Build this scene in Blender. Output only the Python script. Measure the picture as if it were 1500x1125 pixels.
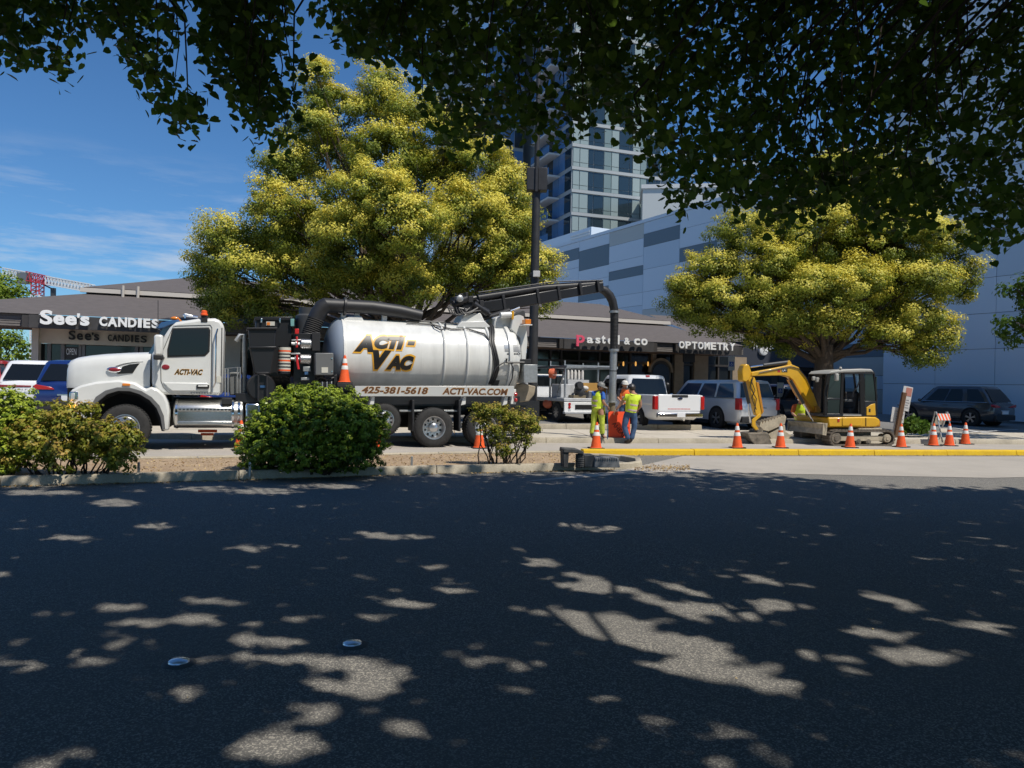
import bpy, bmesh, math, random
import numpy as np
from mathutils import Vector, Matrix
R = math.radians
rnd = random.Random(7)
nrg = np.random.default_rng(11)
for o in list(bpy.data.objects): bpy.data.objects.remove(o)
SC = bpy.context.scene
COL = SC.collection

# ------------------------------------------------ camera, sky, sun, exposure
F, CX, CY, RO, EYE = 1100.0, 750.0, 562.5, R(1.1), 1.7
cam = bpy.data.cameras.new('camera'); cam.sensor_width = 36.0; cam.lens = 36.0*F/1500.0
cam.clip_start = 0.05; cam.clip_end = 3000
camo = bpy.data.objects.new('camera', cam); COL.objects.link(camo)
camo.matrix_world = Matrix.Translation((0, 0, EYE)) @ Matrix.Rotation(R(90), 4, 'X') @ Matrix.Rotation(RO, 4, 'Z')
SC.camera = camo
SUN_AZ, SUN_EL = R(50), R(58)            # azimuth measured from -Y (behind the camera) towards +X
SUND = Vector((math.sin(SUN_AZ)*math.cos(SUN_EL), -math.cos(SUN_AZ)*math.cos(SUN_EL), math.sin(SUN_EL)))
W = bpy.data.worlds.new('World'); SC.world = W; W.use_nodes = True
wn, wl = W.node_tree.nodes, W.node_tree.links
bg = wn['Background']; bg.inputs['Strength'].default_value = 0.1
sky = wn.new('ShaderNodeTexSky'); sky.sky_type = 'NISHITA'; sky.sun_disc = False
sky.sun_elevation = SUN_EL; sky.sun_rotation = math.pi-SUN_AZ
sky.air_density = 1.0; sky.dust_density = 0.15; sky.ozone_density = 3.0; sky.altitude = 50
# thin streaky cloud low over the whole horizon
tc = wn.new('ShaderNodeTexCoord'); mp = wn.new('ShaderNodeMapping'); mp.inputs['Scale'].default_value = (1.6, 1.6, 11)
wl.new(tc.outputs['Generated'], mp.inputs['Vector'])
nz = wn.new('ShaderNodeTexNoise'); nz.inputs['Scale'].default_value = 3.1; nz.inputs['Detail'].default_value = 7; nz.inputs['Roughness'].default_value = 0.62
wl.new(mp.outputs['Vector'], nz.inputs['Vector'])
cr = wn.new('ShaderNodeMapRange'); cr.inputs['From Min'].default_value = 0.5; cr.inputs['From Max'].default_value = 0.72; cr.inputs['To Max'].default_value = 0.85
wl.new(nz.outputs['Fac'], cr.inputs['Value'])
sp = wn.new('ShaderNodeSeparateXYZ'); wl.new(tc.outputs['Generated'], sp.inputs['Vector'])
hb = wn.new('ShaderNodeMapRange'); hb.inputs['From Min'].default_value = 0.27; hb.inputs['From Max'].default_value = 0.12
wl.new(sp.outputs['Z'], hb.inputs['Value'])
mu = wn.new('ShaderNodeMath'); mu.operation = 'MULTIPLY'; wl.new(cr.outputs['Result'], mu.inputs[0]); wl.new(hb.outputs['Result'], mu.inputs[1])
mx = wn.new('ShaderNodeMix'); mx.data_type = 'RGBA'; wl.new(mu.outputs['Value'], mx.inputs['Factor'])
tnt = wn.new('ShaderNodeMix'); tnt.data_type = 'RGBA'; tnt.blend_type = 'MULTIPLY'; tnt.inputs['Factor'].default_value = 1.; tnt.inputs['B'].default_value = (.5, .82, 1.1, 1)
wl.new(sky.outputs['Color'], tnt.inputs['A']); wl.new(tnt.outputs['Result'], mx.inputs['A']); mx.inputs['B'].default_value = (6.4, 6.8, 7.4, 1)
wl.new(mx.outputs['Result'], bg.inputs['Color'])
sl = bpy.data.lights.new('sun', 'SUN'); sl.energy = 4.6; sl.angle = R(0.53); sl.color = (1, .94, .84)
so = bpy.data.objects.new('sun', sl); COL.objects.link(so); so.location = SUND*60
so.rotation_euler = (-SUND).to_track_quat('-Z', 'Y').to_euler()
vs = SC.view_settings; vs.view_transform = 'Standard'; vs.look = 'None'; vs.exposure = 0.0; vs.gamma = 1; vs.use_curve_mapping = False
SC.render.resolution_x, SC.render.resolution_y = 1024, 768

# ------------------------------------------------ picture -> place helpers
cR, sR = math.cos(RO), math.sin(RO)
def ray(px, py):
    a, b = (px-CX)/F, (py-CY)/F
    return Vector((a*cR+b*sR, 1, -(-a*sR+b*cR)))
def at(px, py, Y):
    r = ray(px, py); return Vector((r.x*Y, Y, EYE+r.z*Y))
def gnd(px, py, z=0.0):
    r = ray(px, py); t = (z-EYE)/r.z; return Vector((r.x*t, t, z))
def proj(p):
    x, y = p[0]/p[1]*F, -(p[2]-EYE)/p[1]*F
    return x*cR-y*sR+CX, x*sR+y*cR+CY
class Frame:                                # a thing's own axes: x along it, y away from the camera, z up
    def __init__(s, o, yaw): s.o = Vector(o); s.yaw = yaw; s.c, s.s = math.cos(yaw), math.sin(yaw)
    def loc(s, w): d = Vector(w)-s.o; return Vector((d.x*s.c+d.y*s.s, -d.x*s.s+d.y*s.c, d.z))
    def wor(s, l): return s.o+Vector((l[0]*s.c-l[1]*s.s, l[0]*s.s+l[1]*s.c, l[2]))
    def at(s, px, py, yl=0.0):
        a = s.loc((0, 0, EYE)); r = ray(px, py); b = s.loc(s.o+r)
        t = (yl-a.y)/b.y; return a+b*t
    def xz(s, px, py, yl=0.0): p = s.at(px, py, yl); return (p.x, p.z)
    def xzs(s, pts, yl=0.0): return [s.xz(x, y, yl) for x, y in pts]

# ------------------------------------------------ materials
MATS = {}
def mat(name, col, rough=.6, metal=0., var=0., vscale=6., bump=0., bscale=40., col2=None, spec=.5, coat=0., emit=None, alpha=1., trans=0., stretch=None, detail=6):
    if name in MATS: return MATS[name]
    m = bpy.data.materials.new(name); m.use_nodes = True; n, l = m.node_tree.nodes, m.node_tree.links
    p = n['Principled BSDF']; p.inputs['Base Color'].default_value = (*col, 1); p.inputs['Roughness'].default_value = rough
    p.inputs['Metallic'].default_value = metal; p.inputs['Specular IOR Level'].default_value = spec
    p.inputs['Coat Weight'].default_value = coat; p.inputs['Coat Roughness'].default_value = .06
    if trans: p.inputs['Transmission Weight'].default_value = trans
    if emit: p.inputs['Emission Color'].default_value = (*emit[:3], 1); p.inputs['Emission Strength'].default_value = emit[3]
    if var or bump or col2:
        t = n.new('ShaderNodeTexCoord'); src = t.outputs['Object']
        if stretch:
            mpp = n.new('ShaderNodeMapping'); mpp.inputs['Scale'].default_value = stretch; l.new(src, mpp.inputs['Vector']); src = mpp.outputs['Vector']
        if var or col2:
            z = n.new('ShaderNodeTexNoise'); z.inputs['Scale'].default_value = vscale; z.inputs['Detail'].default_value = detail; z.inputs['Roughness'].default_value = .6; l.new(src, z.inputs['Vector'])
            r = n.new('ShaderNodeMapRange'); r.inputs['From Min'].default_value = .33; r.inputs['From Max'].default_value = .67; l.new(z.outputs['Fac'], r.inputs['Value'])
            x = n.new('ShaderNodeMix'); x.data_type = 'RGBA'; l.new(r.outputs['Result'], x.inputs['Factor'])
            c2 = col2 or tuple(min(1, c*(1+var)) for c in col); c1 = col if col2 else tuple(c*(1-var) for c in col)
            x.inputs['A'].default_value = (*c1, 1); x.inputs['B'].default_value = (*c2, 1); l.new(x.outputs['Result'], p.inputs['Base Color'])
        if bump:
            z2 = n.new('ShaderNodeTexNoise'); z2.inputs['Scale'].default_value = bscale; z2.inputs['Detail'].default_value = 4; l.new(src, z2.inputs['Vector'])
            b = n.new('ShaderNodeBump'); b.inputs['Strength'].default_value = bump; b.inputs['Distance'].default_value = .02; l.new(z2.outputs['Fac'], b.inputs['Height']); l.new(b.outputs['Normal'], p.inputs['Normal'])
    MATS[name] = m; return m
def speck(name, a, b, c, s1=220., s2=.7, rough=.9, bump=.35):      # speckled aggregate with slow staining
    m = bpy.data.materials.new(name); m.use_nodes = True; n, l = m.node_tree.nodes, m.node_tree.links; p = n['Principled BSDF']
    t = n.new('ShaderNodeTexCoord')
    v = n.new('ShaderNodeTexVoronoi'); v.inputs['Scale'].default_value = s1; l.new(t.outputs['Object'], v.inputs['Vector'])
    z = n.new('ShaderNodeTexNoise'); z.inputs['Scale'].default_value = s2; z.inputs['Detail'].default_value = 8; z.inputs['Roughness'].default_value = .65; l.new(t.outputs['Object'], z.inputs['Vector'])
    bw = n.new('ShaderNodeSeparateColor'); l.new(v.outputs['Color'], bw.inputs['Color'])
    r = n.new('ShaderNodeMapRange'); r.inputs['From Min'].default_value = .55; r.inputs['From Max'].default_value = 1.; l.new(bw.outputs[0], r.inputs['Value'])
    x = n.new('ShaderNodeMix'); x.data_type = 'RGBA'; x.inputs['A'].default_value = (*a, 1); x.inputs['B'].default_value = (*b, 1); l.new(r.outputs['Result'], x.inputs['Factor'])
    r2 = n.new('ShaderNodeMapRange'); r2.inputs['From Min'].default_value = .4; r2.inputs['From Max'].default_value = .7; r2.inputs['To Max'].default_value = .7; l.new(z.outputs['Fac'], r2.inputs['Value'])
    y = n.new('ShaderNodeMix'); y.data_type = 'RGBA'; y.inputs['B'].default_value = (*c, 1); l.new(x.outputs['Result'], y.inputs['A']); l.new(r2.outputs['Result'], y.inputs['Factor'])
    l.new(y.outputs['Result'], p.inputs['Base Color']); p.inputs['Roughness'].default_value = rough; p.inputs['Specular IOR Level'].default_value = .3
    bm_ = n.new('ShaderNodeBump'); bm_.inputs['Strength'].default_value = bump; bm_.inputs['Distance'].default_value = .004; l.new(v.outputs['Distance'], bm_.inputs['Height']); l.new(bm_.outputs['Normal'], p.inputs['Normal'])
    MATS[name] = m; return m
def leafmat(name, g1, g2, y1, trans=.35, rough=.5):                # per-leaf tint attribute: 0 dark .. 1 pale; crown bracts and painted sunlight share it
    m = bpy.data.materials.new(name); m.use_nodes = True; n, l = m.node_tree.nodes, m.node_tree.links; p = n['Principled BSDF']
    a = n.new('ShaderNodeAttribute'); a.attribute_name = 'tint'
    c = n.new('ShaderNodeValToRGB'); e = c.color_ramp.elements; e[0].color = (*g1, 1); e[1].color = (*y1, 1); e[1].position = 1.; k = e.new(.5); k.color = (*g2, 1)
    l.new(a.outputs['Fac'], c.inputs['Fac']); l.new(c.outputs['Color'], p.inputs['Base Color']); p.inputs['Roughness'].default_value = rough; p.inputs['Specular IOR Level'].default_value = .3
    if trans:
        tb = n.new('ShaderNodeBsdfTranslucent'); l.new(c.outputs['Color'], tb.inputs['Color']); ms = n.new('ShaderNodeMixShader'); ms.inputs[0].default_value = trans
        l.new(p.outputs[0], ms.inputs[1]); l.new(tb.outputs[0], ms.inputs[2]); l.new(ms.outputs[0], n['Material Output'].inputs['Surface'])
    MATS[name] = m; return m

# ------------------------------------------------ mesh builder
class MB:
    def __init__(s): s.v = []; s.f = []
    def add(s, vs, fs):
        k = len(s.v); s.v += [tuple(v) for v in vs]; s.f += [tuple(i+k for i in f) for f in fs]; return s
    def box(s, x0, x1, y0, y1, z0, z1):
        return s.add([(x, y, z) for x in (x0, x1) for y in (y0, y1) for z in (z0, z1)], [(0, 1, 3, 2), (4, 6, 7, 5), (0, 4, 5, 1), (2, 3, 7, 6), (0, 2, 6, 4), (1, 5, 7, 3)])
    def boxm(s, M, sx, sy, sz):
        return s.add([M @ Vector((x, y, z)) for x in (-sx/2, sx/2) for y in (-sy/2, sy/2) for z in (-sz/2, sz/2)], [(0, 1, 3, 2), (4, 6, 7, 5), (0, 4, 5, 1), (2, 3, 7, 6), (0, 2, 6, 4), (1, 5, 7, 3)])
    def bar(s, a, b, w, h, up=(0, 0, 1)):
        a, b = Vector(a), Vector(b); d = (b-a).normalized(); x = d.cross(Vector(up))
        if x.length < 1e-4: x = d.cross(Vector((0, 1, 0)))
        x.normalize(); y = x.cross(d); q = [(-w/2, -h/2), (w/2, -h/2), (w/2, h/2), (-w/2, h/2)]
        return s.loft([[a+x*i+y*j for i, j in q], [b+x*i+y*j for i, j in q]])
    def prism(s, pts, a, b, ax='y'):
        f = {'y': lambda p, t: (p[0], t, p[1]), 'x': lambda p, t: (t, p[0], p[1]), 'z': lambda p, t: (p[0], p[1], t)}[ax]
        n = len(pts); vs = [f(p, a) for p in pts]+[f(p, b) for p in pts]
        return s.add(vs, [tuple(range(n)), tuple(range(2*n-1, n-1, -1))]+[(i, (i+1) % n, (i+1) % n+n, i+n) for i in range(n)])
    def loft(s, rings, caps=True, close=True):
        n = len(rings[0]); vs = [p for r in rings for p in r]; fs = []
        for k in range(len(rings)-1):
            for i in range(n if close else n-1):
                j = (i+1) % n; fs.append((k*n+i, k*n+j, (k+1)*n+j, (k+1)*n+i))
        if caps: fs += [tuple(range(n)), tuple(range((len(rings)-1)*n, len(rings)*n))]
        return s.add(vs, fs)
    def tube(s, path, r, n=8, caps=True):
        P = [Vector(p) for p in path]; rs = r if isinstance(r, (list, tuple)) else [r]*len(P); rings = []
        d0 = (P[1]-P[0]).normalized(); x = d0.cross(Vector((0, 0, 1)))
        if x.length < .05: x = d0.cross(Vector((1, 0, 0)))
        x.normalize()
        for i, p in enumerate(P):
            d = (P[min(i+1, len(P)-1)]-P[max(i-1, 0)]).normalized()
            x = (x-d*x.dot(d)).normalized(); y = d.cross(x)
            rings.append([p+(x*math.cos(2*math.pi*k/n)+y*math.sin(2*math.pi*k/n))*rs[i] for k in range(n)])
        return s.loft(rings, caps)
    def lathe(s, prof, M=None, n=24, caps=False):
        M = M or Matrix()
        return s.loft([[M @ Vector((r*math.cos(2*math.pi*k/n), r*math.sin(2*math.pi*k/n), h)) for k in range(n)] for r, h in prof], caps)
    def ell(s, c, r, n=12, m=8, M=None):
        M = M or Matrix(); c = Vector(c)
        return s.loft([[M @ (c+Vector((r[0]*math.sin(t)*math.cos(2*math.pi*k/n), r[1]*math.sin(t)*math.sin(2*math.pi*k/n), r[2]*math.cos(t)))) for k in range(n)] for t in [max(.02, min(math.pi-.02, math.pi*i/m)) for i in range(m+1)]])
    def mesh(s, name, m=None, smooth=35, ):
        me = bpy.data.meshes.new(name); me.from_pydata(s.v, [], s.f)
        b = bmesh.new(); b.from_mesh(me); bmesh.ops.remove_doubles(b, verts=b.verts, dist=1e-5); bmesh.ops.recalc_face_normals(b, faces=b.faces); b.to_mesh(me); b.free()
        if smooth:
            me.shade_smooth(); me.set_sharp_from_angle(angle=R(smooth))
        if m is not None: me.materials.append(MATS[m] if isinstance(m, str) else m)
        return me
    def build(s, name, m, parent=None, bevel=0, smooth=35, loc=None, seg=2):
        o = bpy.data.objects.new(name, s.mesh(name, m, smooth)); COL.objects.link(o)
        if parent: o.parent = parent
        if loc is not None: o.location = loc
        if bevel:
            b = o.modifiers.new('bevel', 'BEVEL'); b.width = bevel; b.segments = seg; b.limit_method = 'ANGLE'; b.angle_limit = R(40); b.harden_normals = False
        return o
def tag(o, label=None, cat=None, group=None, kind=None):
    if label: o['label'] = label
    if cat: o['category'] = cat
    if group: o['group'] = group
    if kind: o['kind'] = kind
    return o
def thing(name, label, cat, loc=(0, 0, 0), yaw=0, group=None):
    o = bpy.data.objects.new(name, None); COL.objects.link(o); o.location = loc; o.rotation_euler = (0, 0, yaw); o.empty_display_size = .2
    return tag(o, label, cat, group)
def inst(src, parent, loc=(0, 0, 0), rot=(0, 0, 0), scale=None):
    c = src.copy(); COL.objects.link(c); c.parent = parent; c.location = loc; c.rotation_euler = rot
    if scale: c.scale = scale
    return c
def meshob(name, me, parent, loc=(0, 0, 0), rot=(0, 0, 0), scale=None):
    o = bpy.data.objects.new(name, me); COL.objects.link(o); o.parent = parent; o.location = loc; o.rotation_euler = rot
    if scale: o.scale = scale
    return o
def copy_tree(o, parent=None):
    c = o.copy(); COL.objects.link(c)
    if parent: c.parent = parent
    for ch in list(o.children): copy_tree(ch, c)
    return c
RX = lambda a: Matrix.Rotation(a, 4, 'X')
RY = lambda a: Matrix.Rotation(a, 4, 'Y')
RZ = lambda a: Matrix.Rotation(a, 4, 'Z')
TR = lambda *a: Matrix.Translation(a if len(a) == 3 else a[0])
def text_mesh(s, size=1., shear=0., bold=0., extrude=0., spacing=1., align='LEFT', fit=None, wordsp=1.):
    c = bpy.data.curves.new('text', 'FONT'); c.body = s; c.size = size; c.shear = shear; c.offset = bold; c.extrude = extrude; c.space_character = spacing; c.space_word = wordsp
    c.align_x = align; c.resolution_u = 4
    o = bpy.data.objects.new('text', c); COL.objects.link(o); dg = bpy.context.evaluated_depsgraph_get(); me = bpy.data.meshes.new_from_object(o.evaluated_get(dg))
    bpy.data.objects.remove(o); bpy.data.curves.remove(c)
    xs = [v.co.x for v in me.vertices]; ys = [v.co.y for v in me.vertices]
    x0, x1, y0, y1 = min(xs), max(xs), min(ys), max(ys)
    if fit:                                      # (width, height): origin to lower left corner
        for v in me.vertices: v.co.x = (v.co.x-x0)/(x1-x0)*fit[0]; v.co.y = (v.co.y-y0)/(y1-y0)*fit[1]
    return me
def text(s, name, m, parent, loc, rot=(R(90), 0, 0), **k):
    me = text_mesh(s, **k); me.materials.append(MATS[m]); o = bpy.data.objects.new(name, me); COL.objects.link(o)
    if parent: o.parent = parent
    o.location = loc; o.rotation_euler = rot; return o
def leaves(name, C, N, S, T, m, parent=None, shape='kite', U=None):  # C centres, N normals, S sizes, T tint
    n = len(C); N = N/np.linalg.norm(N, axis=1, keepdims=True)
    U = nrg.normal(size=(n, 3)) if U is None else U
    U = U-N*(U*N).sum(1, keepdims=True); U /= np.linalg.norm(U, axis=1, keepdims=True)+1e-9; V = np.cross(N, U)
    sh = {'kite': [(-.5, 0, 0), (0, .33, .07), (.55, 0, 0), (0, -.33, .07)],
          'oval': [(-.5, 0, 0), (-.2, .3, .08), (.2, .28, .08), (.55, 0, -.03), (.2, -.28, .08), (-.2, -.3, .08)],
          'heart': [(-.38, 0, 0), (-.48, .22, .05), (-.2, .46, .08), (.2, .36, .06), (.6, 0, -.06), (.2, -.36, .06), (-.2, -.46, .08), (-.48, -.22, .05)]}[shape]
    k = len(sh); co = np.empty((n, k, 3))
    for i, (a, b, c) in enumerate(sh): co[:, i] = C+S[:, None]*(U*a+V*b+N*c)
    me = bpy.data.meshes.new(name); me.vertices.add(n*k); me.vertices.foreach_set('co', co.reshape(-1).astype(np.float32))
    me.loops.add(n*k); me.loops.foreach_set('vertex_index', np.arange(n*k, dtype=np.int32)); me.polygons.add(n)
    me.polygons.foreach_set('loop_start', np.arange(0, n*k, k, dtype=np.int32)); me.polygons.foreach_set('loop_total', np.full(n, k, dtype=np.int32))
    me.update(calc_edges=True); a = me.attributes.new('tint', 'FLOAT', 'FACE'); a.data.foreach_set('value', np.clip(T, 0, 1).astype(np.float32))
    me.materials.append(MATS[m]); o = bpy.data.objects.new(name, me); COL.objects.link(o)
    if parent: o.parent = parent
    return o

mat('white_paint', (.68, .68, .65), .32, coat=.3, var=.04, vscale=3); mat('white_plain', (.78, .78, .76), .5); mat('black_paint', (.018, .018, .02), .35); mat('black_plastic', (.02, .02, .022), .55)
mat('rubber', (.028, .027, .026), .85, var=.25, vscale=14); mat('dark_void', (.008, .008, .009), .9); mat('chrome', (.72, .73, .74), .16, 1.); mat('brushed', (.62, .62, .60), .32, 1., var=.08, vscale=20)
mat('alloy', (.6, .6, .6), .28, .9); mat('grey_steel', (.22, .225, .23), .5, .5); mat('galv', (.42, .43, .43), .45, .7, var=.12, vscale=18); mat('dark_grey', (.055, .057, .06), .5)
mat('glass_dark', (.008, .01, .012), .05, spec=.4); mat('glass_clear', (.9, .95, .95), .02, trans=1.); mat('glass_blue', (.03, .07, .13), .06, spec=.8)
mat('red_lens', (.42, .012, .012), .25, coat=.5); mat('amber_lens', (.75, .22, .02), .3, coat=.5); mat('amber_lit', (.8, .35, .03), .3, emit=(1., .45, .04, 4.)); mat('clear_lens', (.65, .67, .68), .1, .4)
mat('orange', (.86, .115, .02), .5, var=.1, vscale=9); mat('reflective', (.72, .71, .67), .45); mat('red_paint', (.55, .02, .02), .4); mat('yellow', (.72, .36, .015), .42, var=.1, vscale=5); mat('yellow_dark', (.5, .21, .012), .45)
mat('gold_vinyl', (.75, .38, .03), .4); mat('black_vinyl', (.012, .012, .012), .4); mat('brown_vinyl', (.12, .05, .02), .45); mat('plate', (.7, .71, .73), .4)
# ================================================ ground, roads, kerbs
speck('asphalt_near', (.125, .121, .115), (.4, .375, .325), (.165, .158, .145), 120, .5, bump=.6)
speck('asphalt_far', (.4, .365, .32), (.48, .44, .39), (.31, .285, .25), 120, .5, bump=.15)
speck('concrete', (.52, .47, .39), (.6, .55, .47), (.38, .34, .27), 60, .9, bump=.1)
speck('kerb_concrete', (.42, .37, .28), (.52, .47, .38), (.24, .21, .16), 70, 1.6, bump=.2)
speck('lot_asphalt', (.2, .195, .185), (.28, .27, .26), (.15, .145, .14), 90, .4, bump=.15)
speck('soil', (.36, .26, .17), (.5, .38, .24), (.24, .17, .11), 45, 2.2, bump=.8)
speck('yellow_kerb', (.72, .46, .02), (.76, .52, .05), (.56, .34, .03), 40, 2.5, bump=.15)
def sheet(name, pts, m, kind='structure', thick=None):
    mb = MB()
    if thick is None: mb.add(pts, [tuple(range(len(pts)))])
    else: mb.prism([(p[0], p[1]) for p in pts], thick[0], thick[1], 'z')
    o = mb.build(name, m, smooth=0); tag(o, kind=kind); return o
sheet('ground', [(-1500, -200, -.03), (1500, -200, -.03), (1500, 2500, -.03), (-1500, 2500, -.03)], 'lot_asphalt')
# street runs at STREET to the picture plane
NK = [gnd(-420, 724), gnd(0, 713), gnd(350, 703), gnd(640, 694), gnd(900, 688)]       # near foot of the median kerb
NK = [Vector(p) for p in NK]
FK = [gnd(-420, 683), gnd(0, 681), gnd(290, 678), gnd(640, 671), gnd(840, 668.5)]      # far foot of the median kerb
YK = [gnd(855, 667), gnd(1170, 667), gnd(1490, 667.2), gnd(1900, 668)]                 # near foot of the yellow kerb
SK = [gnd(-500, 634), gnd(-100, 640), gnd(280, 644), gnd(800, 649), gnd(1400, 650.5), gnd(2000, 655)]   # foot of the far kerb
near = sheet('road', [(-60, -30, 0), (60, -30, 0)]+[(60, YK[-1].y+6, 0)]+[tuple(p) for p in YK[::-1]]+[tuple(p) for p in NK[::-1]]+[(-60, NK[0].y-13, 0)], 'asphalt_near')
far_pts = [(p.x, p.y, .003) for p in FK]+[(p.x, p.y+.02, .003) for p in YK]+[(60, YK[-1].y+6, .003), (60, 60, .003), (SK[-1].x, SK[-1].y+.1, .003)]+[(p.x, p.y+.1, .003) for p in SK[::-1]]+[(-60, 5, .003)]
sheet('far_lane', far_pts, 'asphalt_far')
tag(MB().add([gnd(760, 706, .006), gnd(860, 694, .006), gnd(905, 690, .006), gnd(1000, 668, .006), gnd(1900, 669, .006), gnd(1900, 690, .006), gnd(1450, 700, .006), gnd(1100, 693, .006), gnd(960, 692, .006)], [tuple(range(9))]).build('faded_sunlit_pavement', 'asphalt_far', smooth=0), kind='structure')  # paler sheet on the same road: faded asphalt, with sunlight put into its colour
def offset_line(L, d):
    out = []
    for i, p in enumerate(L):
        t = (L[min(i+1, len(L)-1)]-L[max(i-1, 0)]).normalized(); out.append(p+Vector((-t.y, t.x, 0))*d)
    return out
def resample(L, step):
    out = []; 
    for a, b in zip(L[:-1], L[1:]):
        n = max(1, int(round((b-a).length/step)))
        out += [a+(b-a)*i/n for i in range(n)]
    return out+[L[-1]]
def kerb(name, L, m, width, h, step, side=1, flip=0):
    root = bpy.data.objects.new(name, None); COL.objects.link(root); tag(root, kind='structure')
    A = resample(L, step); 
    for i, (a, b) in enumerate(zip(A[:-1], A[1:])):
        t = (b-a).normalized(); nn = Vector((-t.y, t.x, 0))*side; g = .006
        jz = rnd.uniform(-.006, .006); jn = rnd.uniform(-.006, .006)
        prof = [(0, -.02), (.02, h*.82), (.045, h), (width-.03, h), (width, h*.85), (width, -.02)]
        rings = [[q+nn*(x+jn)+Vector((0, 0, z+jz)) for x, z in prof] for q in (a+t*g, b-t*g)]
        MB().loft(rings).build('kerb_stone', m, root, bevel=.008)
    return root
kerb('median_kerb', NK, 'kerb_concrete', .17, .15, 2.9)
kerb('median_far_kerb', [Vector(p) for p in FK], 'kerb_concrete', .16, .15, 3.0, side=-1)
kerb('yellow_kerb', [Vector(p) for p in YK], 'yellow_kerb', .3, .14, 2.6)
kerb('sidewalk_kerb', [Vector(p) for p in SK], 'kerb_concrete', .18, .15, 3.1)
nk2 = offset_line(NK, .13); fk2 = offset_line([Vector(p) for p in FK], -.1)
sheet('median_soil', [(p.x, p.y, .10) for p in nk2]+[(p.x, p.y, .10) for p in fk2[::-1]], 'soil')
# rounded nose of the median kerb, sidewalk slabs, parking lot rising gently to the shops
nose = [gnd(900, 688)]+[gnd(x, y) for x, y in ((925, 687), (942, 684), (940, 679), (915, 674.5), (880, 672), (848, 671))]
kerb('median_nose_kerb', [Vector(p) for p in nose], 'kerb_concrete', .15, .13, .9)
sk2 = offset_line([Vector(p) for p in SK], .15); sk3 = offset_line([Vector(p) for p in SK], 4.4)
walk = bpy.data.objects.new('sidewalk', None); COL.objects.link(walk); tag(walk, kind='structure')
A, B = resample(sk2, 1.9), resample(sk3, 1.9); 
def along(L, t):
    d = [0]
    for a, b in zip(L[:-1], L[1:]): d.append(d[-1]+(b-a).length)
    x = t*d[-1]
    for i in range(len(L)-1):
        if x <= d[i+1]+1e-6: return L[i].lerp(L[i+1], (x-d[i])/(d[i+1]-d[i]+1e-9))
    return L[-1]
for i in range(26):
    for j in range(2):
        t0, t1 = i/26+.0003, (i+1)/26-.0003; w0, w1 = (.002, .47) if j == 0 else (.475, .995); z = .14+rnd.uniform(-.004, .004)
        q = [along(sk2, t0).lerp(along(sk3, t0), w0), along(sk2, t1).lerp(along(sk3, t1), w0), along(sk2, t1).lerp(along(sk3, t1), w1), along(sk2, t0).lerp(along(sk3, t0), w1)]
        MB().prism([(p.x, p.y) for p in q], .02, z, 'z').build('paving_slab', 'concrete' if j == 0 or i % 3 else 'concrete', walk, smooth=0)
sheet('walk_bed', [(p.x, p.y, .12) for p in sk2]+[(p.x, p.y, .12) for p in sk3[::-1]], 'soil')
LOT0 = offset_line([Vector(p) for p in SK], 4.5)
LOT1 = [p+Vector((-.37, .93, 0))*34 for p in LOT0]
def lotz(x, y):
    p = Vector((x, y, 0)); d = 1e9
    for a, b in zip(LOT0[:-1], LOT0[1:]):
        t = (b-a); nn = Vector((-t.y, t.x, 0)).normalized(); u = max(0, min(1, (p-a).dot(t)/t.dot(t))); d = min(d, (p-(a+t*u)).length)
    return .1+min(d, 14)*.026+max(0, -x-5)*.035*min(1, d/2.5)
mb = MB(); NX, NY = 44, 14
for i in range(NX+1):
    p = along(LOT0, i/NX)
    for j in range(NY+1):
        q = p+Vector((-.37, .93, 0))*(34*(j/NY)**1.6); mb.v.append((q.x, q.y, lotz(q.x, q.y)))
for i in range(NX):
    for j in range(NY): k = i*(NY+1)+j; mb.f.append((k, k+1, k+NY+2, k+NY+1))
tag(mb.build('parking_lot', 'lot_asphalt', smooth=60), kind='structure')
kerb('lot_kerb', [LOT0[2].lerp(LOT0[3], .35), LOT0[3], LOT0[3].lerp(LOT0[4], .5)], 'kerb_concrete', .2, .32, 1.8)
mat('line_paint', (.7, .7, .68), .7, var=.15, vscale=12)
ln = bpy.data.objects.new('lot_markings', None); COL.objects.link(ln); tag(ln, kind='structure')
for (x0, y0, x1, y1) in ((1345, 640, 1490, 630), (1395, 628, 1460, 637), (1240, 611, 1330, 612)):
    a, b = gnd(x0, y0, .13), gnd(x1, y1, .13); za, zb = lotz(a.x, a.y)+.008, lotz(b.x, b.y)+.008
    t = (b-a).normalized()*.0+Vector((-(b-a).y, (b-a).x, 0)).normalized()*.06
    MB().add([(a.x-t.x, a.y-t.y, za), (b.x-t.x, b.y-t.y, zb), (b.x+t.x, b.y+t.y, zb), (a.x+t.x, a.y+t.y, za)], [(0, 1, 2, 3)]).build('painted_line', 'line_paint', ln, smooth=0)
# raised round pavement markers and the cut line between them
mat('marker_shell', (.72, .76, .82), .2, .6); mat('marker_rim', (.06, .065, .07), .7); mat('sealant', (.16, .16, .16), .8)
for px, py, lb in ((262, 972, 'domed round road marker, the one standing alone left of the big light patches'), (516, 945, 'domed round road marker beside a saw cut at the edge of a light patch')):
    p = gnd(px, py); t = thing('pavement_marker', lb, 'road marker', p, R(20), 'round road markers')
    MB().lathe([(.001, .012), (.075, .012), (.09, .008), (.098, .0)], n=28).build('base_ring', 'marker_rim', t)
    MB().lathe([(.062, .011), (.058, .02), (.04, .028), (.001, .031)], n=24).build('dome', 'marker_shell', t)
    MB().box(.09, .24, .03, .037, .0, .0045).build('saw_cut', 'sealant', t, smooth=0)
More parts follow.
